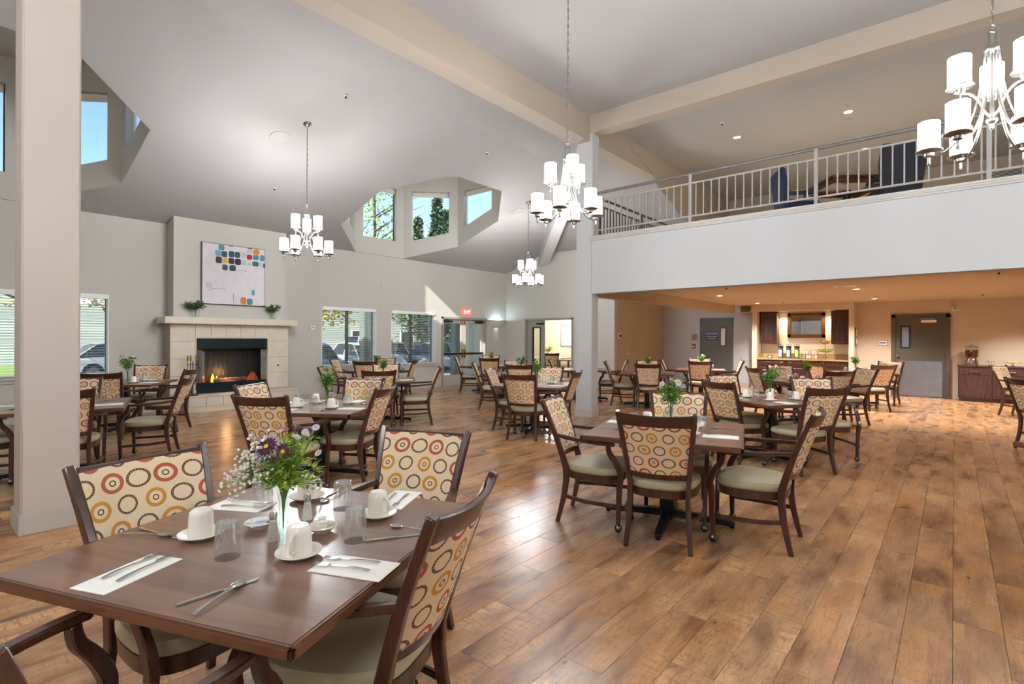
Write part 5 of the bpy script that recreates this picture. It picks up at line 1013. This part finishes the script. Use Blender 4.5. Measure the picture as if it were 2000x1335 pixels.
def tree(x, y, h, rad, m_, n, lb, seed, conifer=False, cz=None, ls=.16):
    r = random.Random(seed); r_ = empty('tree', (x,y,-.12), label=lb, cat='tree', group='trees outside'); cz = cz or h*.62
    obj('trunk', MB().tube(smoothpath([(0,0,0),(.1,.05,h*.3),(-.05,.1,h*.6),(.02,0,h*.92)],3), [.2-.17*i/9 for i in range(10)], 8), 'bark', r_, True); b = MB(); br = MB()
    for k in range(14):
        a = r.uniform(0,6.28); z0 = h*r.uniform(.3,.75); br.tube([(0,0,z0),(math.cos(a)*rad*.5,math.sin(a)*rad*.5,z0+h*.1),(math.cos(a)*rad*.9,math.sin(a)*rad*.9,z0+h*.16)], [.05,.03,.008], 5)
    for _ in range(n):
        if conifer: f = r.random()**.7; z = h*(.12+.86*f); q = rad*(1-f)*math.sqrt(r.random())*(1+.35*math.sin(z*5)); a = r.uniform(0,6.28); p = Vector((q*math.cos(a), q*math.sin(a), z))
        else:
            while True:
                p = Vector((r.uniform(-1,1), r.uniform(-1,1), r.uniform(-1,1)))
                if p.length < 1 and (p.length > .45 or r.random() < .3): break
            lump = .78+.22*math.sin(p.x*7+seed)*math.sin(p.y*6+1)*math.sin(p.z*6+2); p = Vector((p.x*rad*lump, p.y*rad*lump, cz+p.z*(h-cz)*lump))
        d = Vector((r.gauss(0,1), r.gauss(0,1), r.gauss(0,.6))).normalized(); leafblade(b, p, p+d*ls*r.uniform(.7,1.5), ls*.32, (r.gauss(0,1), r.gauss(0,1), 1))
    obj('branches', br, 'bark', r_, True, kind='stuff'); obj('crown', b, m_, r_, kind='stuff')
tree(-16.8,8.9,5.0,2.3,'foliage_yellow',2600,'yellow leaved tree outside the window right of the fireplace',5,cz=3.2)
tree(-18.0,13.0,5.4,2.6,'foliage_green',3400,'green leaved tree outside the window beside the glass doors',6,cz=3.7)
tree(-23.0,16.0,10.6,3.0,'foliage_green',1700,'tall thin leaved tree behind the far dormer left pane',8,cz=6.8,ls=.17)
tree(-24.0,21.2,10.2,1.3,'foliage_conifer',4200,'dark conifer standing outside the far dormer',9,True,ls=.3)
tree(-27.5,25.2,10.8,1.5,'foliage_conifer',3400,'second dark conifer outside the far dormer',11,True,ls=.3)
tree(-27.0,22.2,9.6,1.6,'foliage_conifer',3000,'low dark conifer between the two taller ones',14,True,ls=.3)
tree(-30,31,8,3.5,'foliage_rust',2200,'rust coloured tree beyond the glass doors',12,cz=4.6,ls=.25)
tree(-19.5,2.8,6.2,2.4,'foliage_yellow',3000,'yellow green tree outside the left window',15,cz=4.0)
tree(-22,-3.5,8,3.4,'foliage_green',2600,'green tree outside the leftmost window strip',16,cz=4.6)
def shrub(x, y, s, lb, seed, m_='foliage_green'):
    r = random.Random(seed); r_ = empty('shrub', (x,y,-.08), label=lb, cat='shrub', group='shrubs outside'); b = MB()
    for _ in range(500):
        a, e = r.uniform(0,6.28), r.uniform(0,1.5); q = s*r.uniform(.55,1); p = Vector((q*math.cos(a)*math.cos(e), q*math.sin(a)*math.cos(e), q*math.sin(e)*.9)); d = (p+Vector((0,0,.1))).normalized(); leafblade(b, p, p+d*.12, .035, (r.gauss(0,1),r.gauss(0,1),1))
    obj('leaves', b, m_, r_, kind='stuff'); obj('stems', MB().tube([(0,0,0),(0,.05,s*.6)], .03, 5).tube([(0,0,0),(.15*s,-.1*s,s*.6)], .02, 5), 'bark', r_)
for i, (x, y, s, lb, m_) in enumerate(((-13.7,11.2,.62,'round green shrub just outside the left glass door','leaf'), (-13.9,11.9,.5,'second shrub outside the left glass door','leaf'), (-14.2,12.3,.45,'yellow green shrub outside the glass doors','leaflight'), (-13.6,6.9,.7,'shrub below the window right of the fireplace','foliage_green'), (-14.0,10.2,.6,'shrub below the window beside the glass doors','leafdark'), (-13.6,.9,.6,'shrub below the leftmost window','leafdark'))): shrub(x, y, s, lb, 40+i, m_)
# neighbouring building
bd = empty('apartment_building', (-38,16,-.12), label='white sided apartment building across the car park', cat='building'); wl_ = MB().box(-8,-24,0,0,24,6.2); bw = obj('wall', wl_, 'siding', bd)
for i in range(44): obj('siding_board', MB().rings([[(0,-24,.14*i),(0,24,.14*i),(.03,24,.14*i),(.03,-24,.14*i)],[(0,-24,.14*i+.135),(0,24,.14*i+.135),(.008,24,.14*i+.135),(.008,-24,.14*i+.135)]]), 'siding', bw)
for z in (.9, 3.8):
    for y in range(-21, 24, 5): f = obj('window', MB().box(.02,y-.75,z,.07,y+.75,z+1.4), 'white', bd); obj('pane', MB().box(.07,y-.65,z+.1,.08,y+.65,z+1.3), 'carglass', f)
obj('roof', MB().rings([[(-9,-25,6.2),(1,-25,6.2),(1,25,6.2),(-9,25,6.2)],[(-4.5,-20,8.6),(-3.5,-20,8.6),(-3.5,20,8.6),(-4.5,20,8.6)]]), 'roofing', bd)
